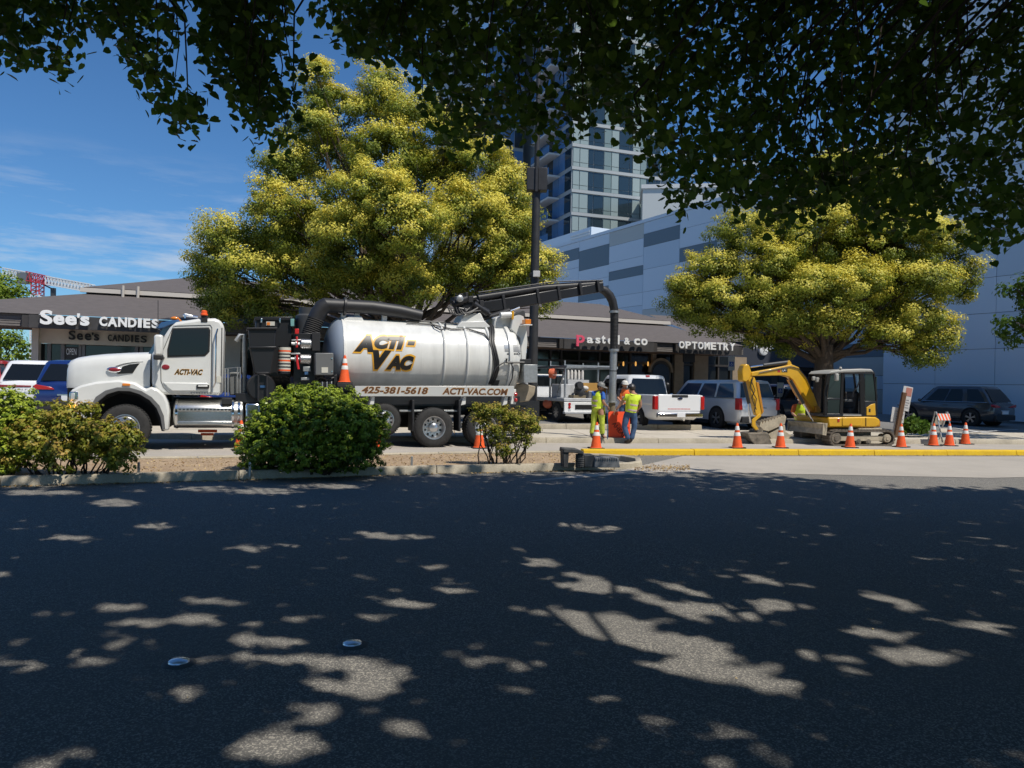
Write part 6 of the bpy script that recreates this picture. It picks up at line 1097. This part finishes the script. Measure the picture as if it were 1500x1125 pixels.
b = gnd(1338, 640, .14); gr = thing('grassy_shrub', 'arching grassy green shrub at the foot of the notice post', 'shrub', b)
n_ = 420; ang = nrg.uniform(0, 6.28, n_); hh = nrg.uniform(.2, .75, n_); rr_g = nrg.uniform(.0, .5, n_); C = np.stack([np.cos(ang)*rr_g, np.sin(ang)*rr_g, hh*(1-rr_g*.7)], 1)
leaves('foliage', C, nrg.normal(size=(n_, 3))+np.array((0, -.5, .6)), nrg.uniform(.12, .3, n_), nrg.random(n_)*.7, 'right_leaf', gr, 'kite', np.stack([np.cos(ang)*.6, np.sin(ang)*.6, np.full(n_, 1.)], 1))

# ------------------------------------------------ foreground street trees: the canopy that hangs over the camera and shades the road
BOT = [(-60, 120), (0, 108), (40, 112), (70, 98), (110, 104), (132, 100), (142, 40), (175, 20), (190, 60), (205, 130), (225, 120), (240, 160), (265, 200), (290, 195), (305, 150), (300, 118), (330, 180), (365, 195), (385, 215), (410, 210), (430, 165), (445, 150), (425, 110), (405, 60), (415, 20), (440, -10), (470, 5), (485, 40), (515, 98), (550, 95), (590, 92), (615, 150), (640, 200), (660, 235), (700, 245), (725, 225), (760, 200), (800, 215), (830, 240), (850, 225), (870, 175), (905, 185), (925, 210), (945, 270), (975, 290), (1000, 330), (1035, 262), (1060, 330), (1110, 300), (1150, 345), (1200, 320), (1240, 300), (1290, 355), (1330, 340), (1390, 335), (1450, 372), (1500, 350), (1560, 330)]
bx_a = np.array([p[0] for p in BOT]); by_a = np.array([p[1] for p in BOT])
def shadow_xy(p): k = p[2]/SUND.z; return p[0]-SUND.x*k, p[1]-SUND.y*k
HOLES = [(930, 872, 120, 9, .34), (875, 905, 115, 9, .1), (985, 952, 190, 11, .2), (1060, 990, 150, 10, .14), (955, 932, 140, 10, .12), (1135, 886, 55, 9, .1), (1060, 897, 70, 8, .2), (1000, 862, 60, 6, .25), (1310, 882, 60, 7, .3), (1330, 962, 62, 15, .1), (1395, 965, 24, 13, 0), (1195, 960, 70, 9, .12), (1250, 986, 34, 9, 0), (1290, 930, 60, 8, .1), (800, 825, 26, 8, 0), (830, 855, 40, 6, .3), (850, 772, 40, 5, .1), (895, 775, 20, 5, 0), (1440, 917, 45, 8, .1), (1120, 850, 40, 6, .3),
         (395, 940, 75, 7, 0), (350, 962, 50, 7, 0), (430, 965, 60, 9, -.05), (520, 975, 75, 12, -.05), (570, 990, 55, 12, 0), (480, 1000, 60, 12, -.15), (540, 1012, 50, 12, 0), (470, 1045, 50, 16, -.2), (600, 1068, 36, 16, 0), (390, 1085, 70, 12, -.15), (440, 1105, 70, 16, -.35), (350, 1110, 40, 9, 0), (610, 1030, 30, 9, 0), (560, 1040, 36, 8, -.1),
         (440, 905, 30, 6, 0), (550, 905, 45, 8, 0), (600, 885, 40, 6, 0), (690, 948, 24, 5, .1), (700, 970, 22, 9, 0), (660, 865, 40, 5, .1), (640, 830, 26, 4, 0), (590, 787, 50, 4, 0), (545, 783, 25, 4, 0), (300, 880, 50, 5, 0), (180, 890, 40, 6, 0), (180, 945, 26, 5, 0), (290, 905, 40, 7, 0), (190, 912, 30, 5, 0), (100, 787, 45, 4, 0), (165, 737, 45, 5, 0), (380, 720, 60, 4, 0), (300, 716, 50, 3, 0), (470, 712, 60, 3, 0), (60, 722, 60, 3, 0), (230, 770, 30, 4, 0), (350, 803, 36, 4, 0), (30, 940, 24, 6, 0), (760, 1010, 30, 7, 0), (880, 1022, 26, 7, 0), (780, 970, 30, 6, 0), (1280, 705, 80, 8, .1), (1180, 697, 50, 4, .1), (870, 1085, 30, 8, 0)]
HA = np.array(HOLES)
def leaf_open(C):                                      # true for leaves cut out so chosen sun patches reach the road
    k = C[:, 2]/SUND.z; X, Y = C[:, 0]-SUND.x*k, C[:, 1]-SUND.y*k; ok = Y > 1; Ys = np.where(ok, Y, 1); x, y = X/Ys*F, EYE/Ys*F; px, py = x*cR-y*sR+CX, x*sR+y*cR+CY
    px = px+nrg.normal(size=len(px))*7; py = py+nrg.normal(size=len(px))*1.2; o_ = np.zeros(len(C), bool)
    for hx, hy, a, b_, t in HA: dx = px-hx; o_ |= (dx/(a*.95+4))**2+((py-hy-t*dx)/(b_*.95+2.2))**2 < 1
    return o_ & ok & (nrg.random(len(C)) < .985)
def in_hole(px, py):
    for hx, hy, a, b_, t in HOLES:
        dx, dy = px-hx, py-hy; dy2 = dy-t*dx
        if (dx/a)**2+(dy2/b_)**2 < 1: return True
    return False
def edge_y(px): return np.interp(px, [-400, 0, 300, 640, 950, 1130, 1250, 1350, 1500, 1800], [722, 716, 706, 698, 690, 692, 700, 715, 724, 735])
CL = []                                               # twig tips: position, hang, leaf size
def try_twig(p, vis):
    sx, sy = shadow_xy(p)
    if sy > .5:
        q = proj((sx, sy, 0))
        if q[1] < edge_y(q[0])+rnd.gauss(0, 3): return False  # crown trimmed so its shade ends at this line
    CL.append((p, vis)); return True
n_try = 0
while len(CL) < 1900 and n_try < 40000:                # the part in view
    n_try += 1; px = rnd.uniform(-70, 1570); bot = float(np.interp(px, bx_a, by_a)); py = bot-18-rnd.random()**1.25*(bot+140)
    if py < -140 or bot < 0: continue
    if px < 468: continue
    Z = rnd.uniform(6.5, 10.5)
    if 1000 < px < 1060 and 120 < py < 330 and rnd.random() < .35: continue
    if px > 1380 and 120 < py < 300 and rnd.random() < .4: continue
    if 780 < px < 960 and 110 < py < 260 and rnd.random() < .55: continue
    if 560 < px < 780 and py > 90 and rnd.random() < .3: continue
    p = at(px, py, Z); try_twig((p.x, p.y, p.z), True)
SPR = [([(-60, -20), (10, 40), (60, 75), (112, 98)], 22, 60), ([(-20, -30), (50, 15), (105, 5)], 24, 60), ([(-30, 50), (0, 75), (35, 98)], 16, 26), ([(100, -20), (150, 22), (195, 58), (230, 110), (262, 150), (280, 190)], 24, 120), ([(160, -30), (220, 12), (258, 48)], 22, 60),
       ([(280, -30), (330, 40), (365, 85), (398, 135), (425, 150)], 32, 150), ([(325, 85), (350, 130), (385, 165), (405, 205)], 18, 60), ([(295, -30), (308, 50), (300, 118), (318, 150)], 8, 14), ([(375, -30), (398, 25), (402, 60)], 18, 50), ([(402, 5), (432, 36)], 5, 6), ([(340, -30), (345, 30), (350, 90)], 26, 60)]
for pl_, w_s, n_s in SPR:                                # separate sprays against the sky at upper left
    V2 = [Vector((a_, b_, 0)) for a_, b_ in pl_]
    for i in range(int(n_s*.42)): q = along(V2, rnd.random()); Z = rnd.uniform(6.6, 8.2); p = at(q.x+rnd.gauss(0, w_s*.5), q.y+rnd.gauss(0, w_s*.45), Z); CL.append(((p.x, p.y, p.z), True))
n_vis = len(CL); n_try = 0
while len(CL) < n_vis+13000 and n_try < 220000:          # the rest of the crowns, above and behind the picture
    n_try += 1; z = rnd.uniform(5.0, 12.5); x, y = rnd.uniform(-9, 19), rnd.uniform(-10, 10.5)
    if y > .3:
        q = proj((x, y, z))
        if q[1]+650/y > -10 and -150-300/y < q[0] < 1650+300/y: continue
    sx, sy = shadow_xy((x, y, z))
    if sy < -3: continue
    try_twig((x, y, z), False)
C, N, S, T_, U_ = [], [], [], [], []
for (p, vis) in CL:
    m = rnd.randint(11, 16) if vis else rnd.randint(10, 14); d = np.array((rnd.gauss(0, .5), rnd.gauss(0, .5), -.8)); d /= np.linalg.norm(d); k = np.arange(m)/m
    P_ = np.array(p)+d*(k[:, None]-.6)*.42+nrg.normal(size=(m, 3))*(.075 if vis else .16); C.append(P_); N.append(nrg.normal(size=(m, 3))*.55+np.array((0, 0, .55))); U_.append(np.array((0, 0, -.8))+nrg.normal(size=(m, 3))*.5)
    S.append(nrg.uniform(.065, .11, m)*(1 if vis else 2.2)); T_.append(np.clip(nrg.normal(size=m)*.2+.35+rnd.gauss(0, .12), 0, .95))
C, N, S, T_, U_ = map(np.concatenate, (C, N, S, T_, U_)); keep = ~leaf_open(C); C, N, S, T_, U_ = C[keep], N[keep], S[keep], T_[keep], U_[keep]
roots = [('near_street_tree', 'linden overhead whose dark leafy boughs fill the upper right of the picture', (5.2, -1.6, 0)), ('near_street_tree', 'linden overhead whose hanging leaf sprays cross the sky at upper left', (-5.6, -2.2, 0))]
trees_ = [thing(n_, l_, 'tree', r_, 0, 'overhanging street trees') for n_, l_, r_ in roots]
own = (C[:, 0] < -1.6-.1*C[:, 1]).astype(int)
for i, t in enumerate(trees_):
    k = own == i; leaves('crown', C[k]-np.array(roots[i][2]), N[k], S[k], T_[k], 'linden_near', t, 'heart', U_[k])
    MB().tube([(0, 0, -.1), (0, 0, .3), (.05, .05, 2.2), (.1, .2, 4.4), (.1, .3, 6.5)], [.34, .27, .23, .2, .12], 16).build('trunk', 'bark', t)
cnt = 0
for (p, vis) in CL:
    if vis and rnd.random() > .16: continue
    if not vis and rnd.random() > .015: continue
    i = 1 if p[0] < -1.6-.1*p[1] else 0; r_ = Vector(roots[i][2]); q = Vector(p)-r_; s0 = Vector((.1, .25, rnd.uniform(4.6, 6.4))); mid = s0.lerp(q, .6)+Vector((0, 0, 1.3+rnd.random()*.8)); 
    top_ = q+Vector((rnd.gauss(0, .12), rnd.gauss(0, .12), rnd.uniform(.7, 1.3)))
    mb = MB(); mb.tube([top_.lerp(mid, .35), top_, q.lerp(top_, .4)+Vector((rnd.gauss(0, .06), 0, 0)), q], [.013, .01, .007, .004], 5); mb.build('twig', 'twig', trees_[i]); cnt += 1
for i, (tips, t) in enumerate((([(900, -60, 8.5), (1250, -40, 9.5), (1120, 90, 9), (1430, 120, 9), (700, -80, 8), (1000, 60, 8.2), (1300, 190, 9.4), (560, -60, 7.6)], trees_[0]), ([(60, -60, 6.2), (240, -50, 6.2), (380, -60, 6.2)], trees_[1]))):
    for (px, py, Z) in tips:
        q = at(px, py, Z)-Vector(roots[i][2]); mb = MB(); s0 = Vector((.1, .25, rnd.uniform(4.2, 6.2))); limb(mb, s0, q, .05, .012, sag=.12, n=8, wob=.2)
        mb.build('limb', 'bark', t)
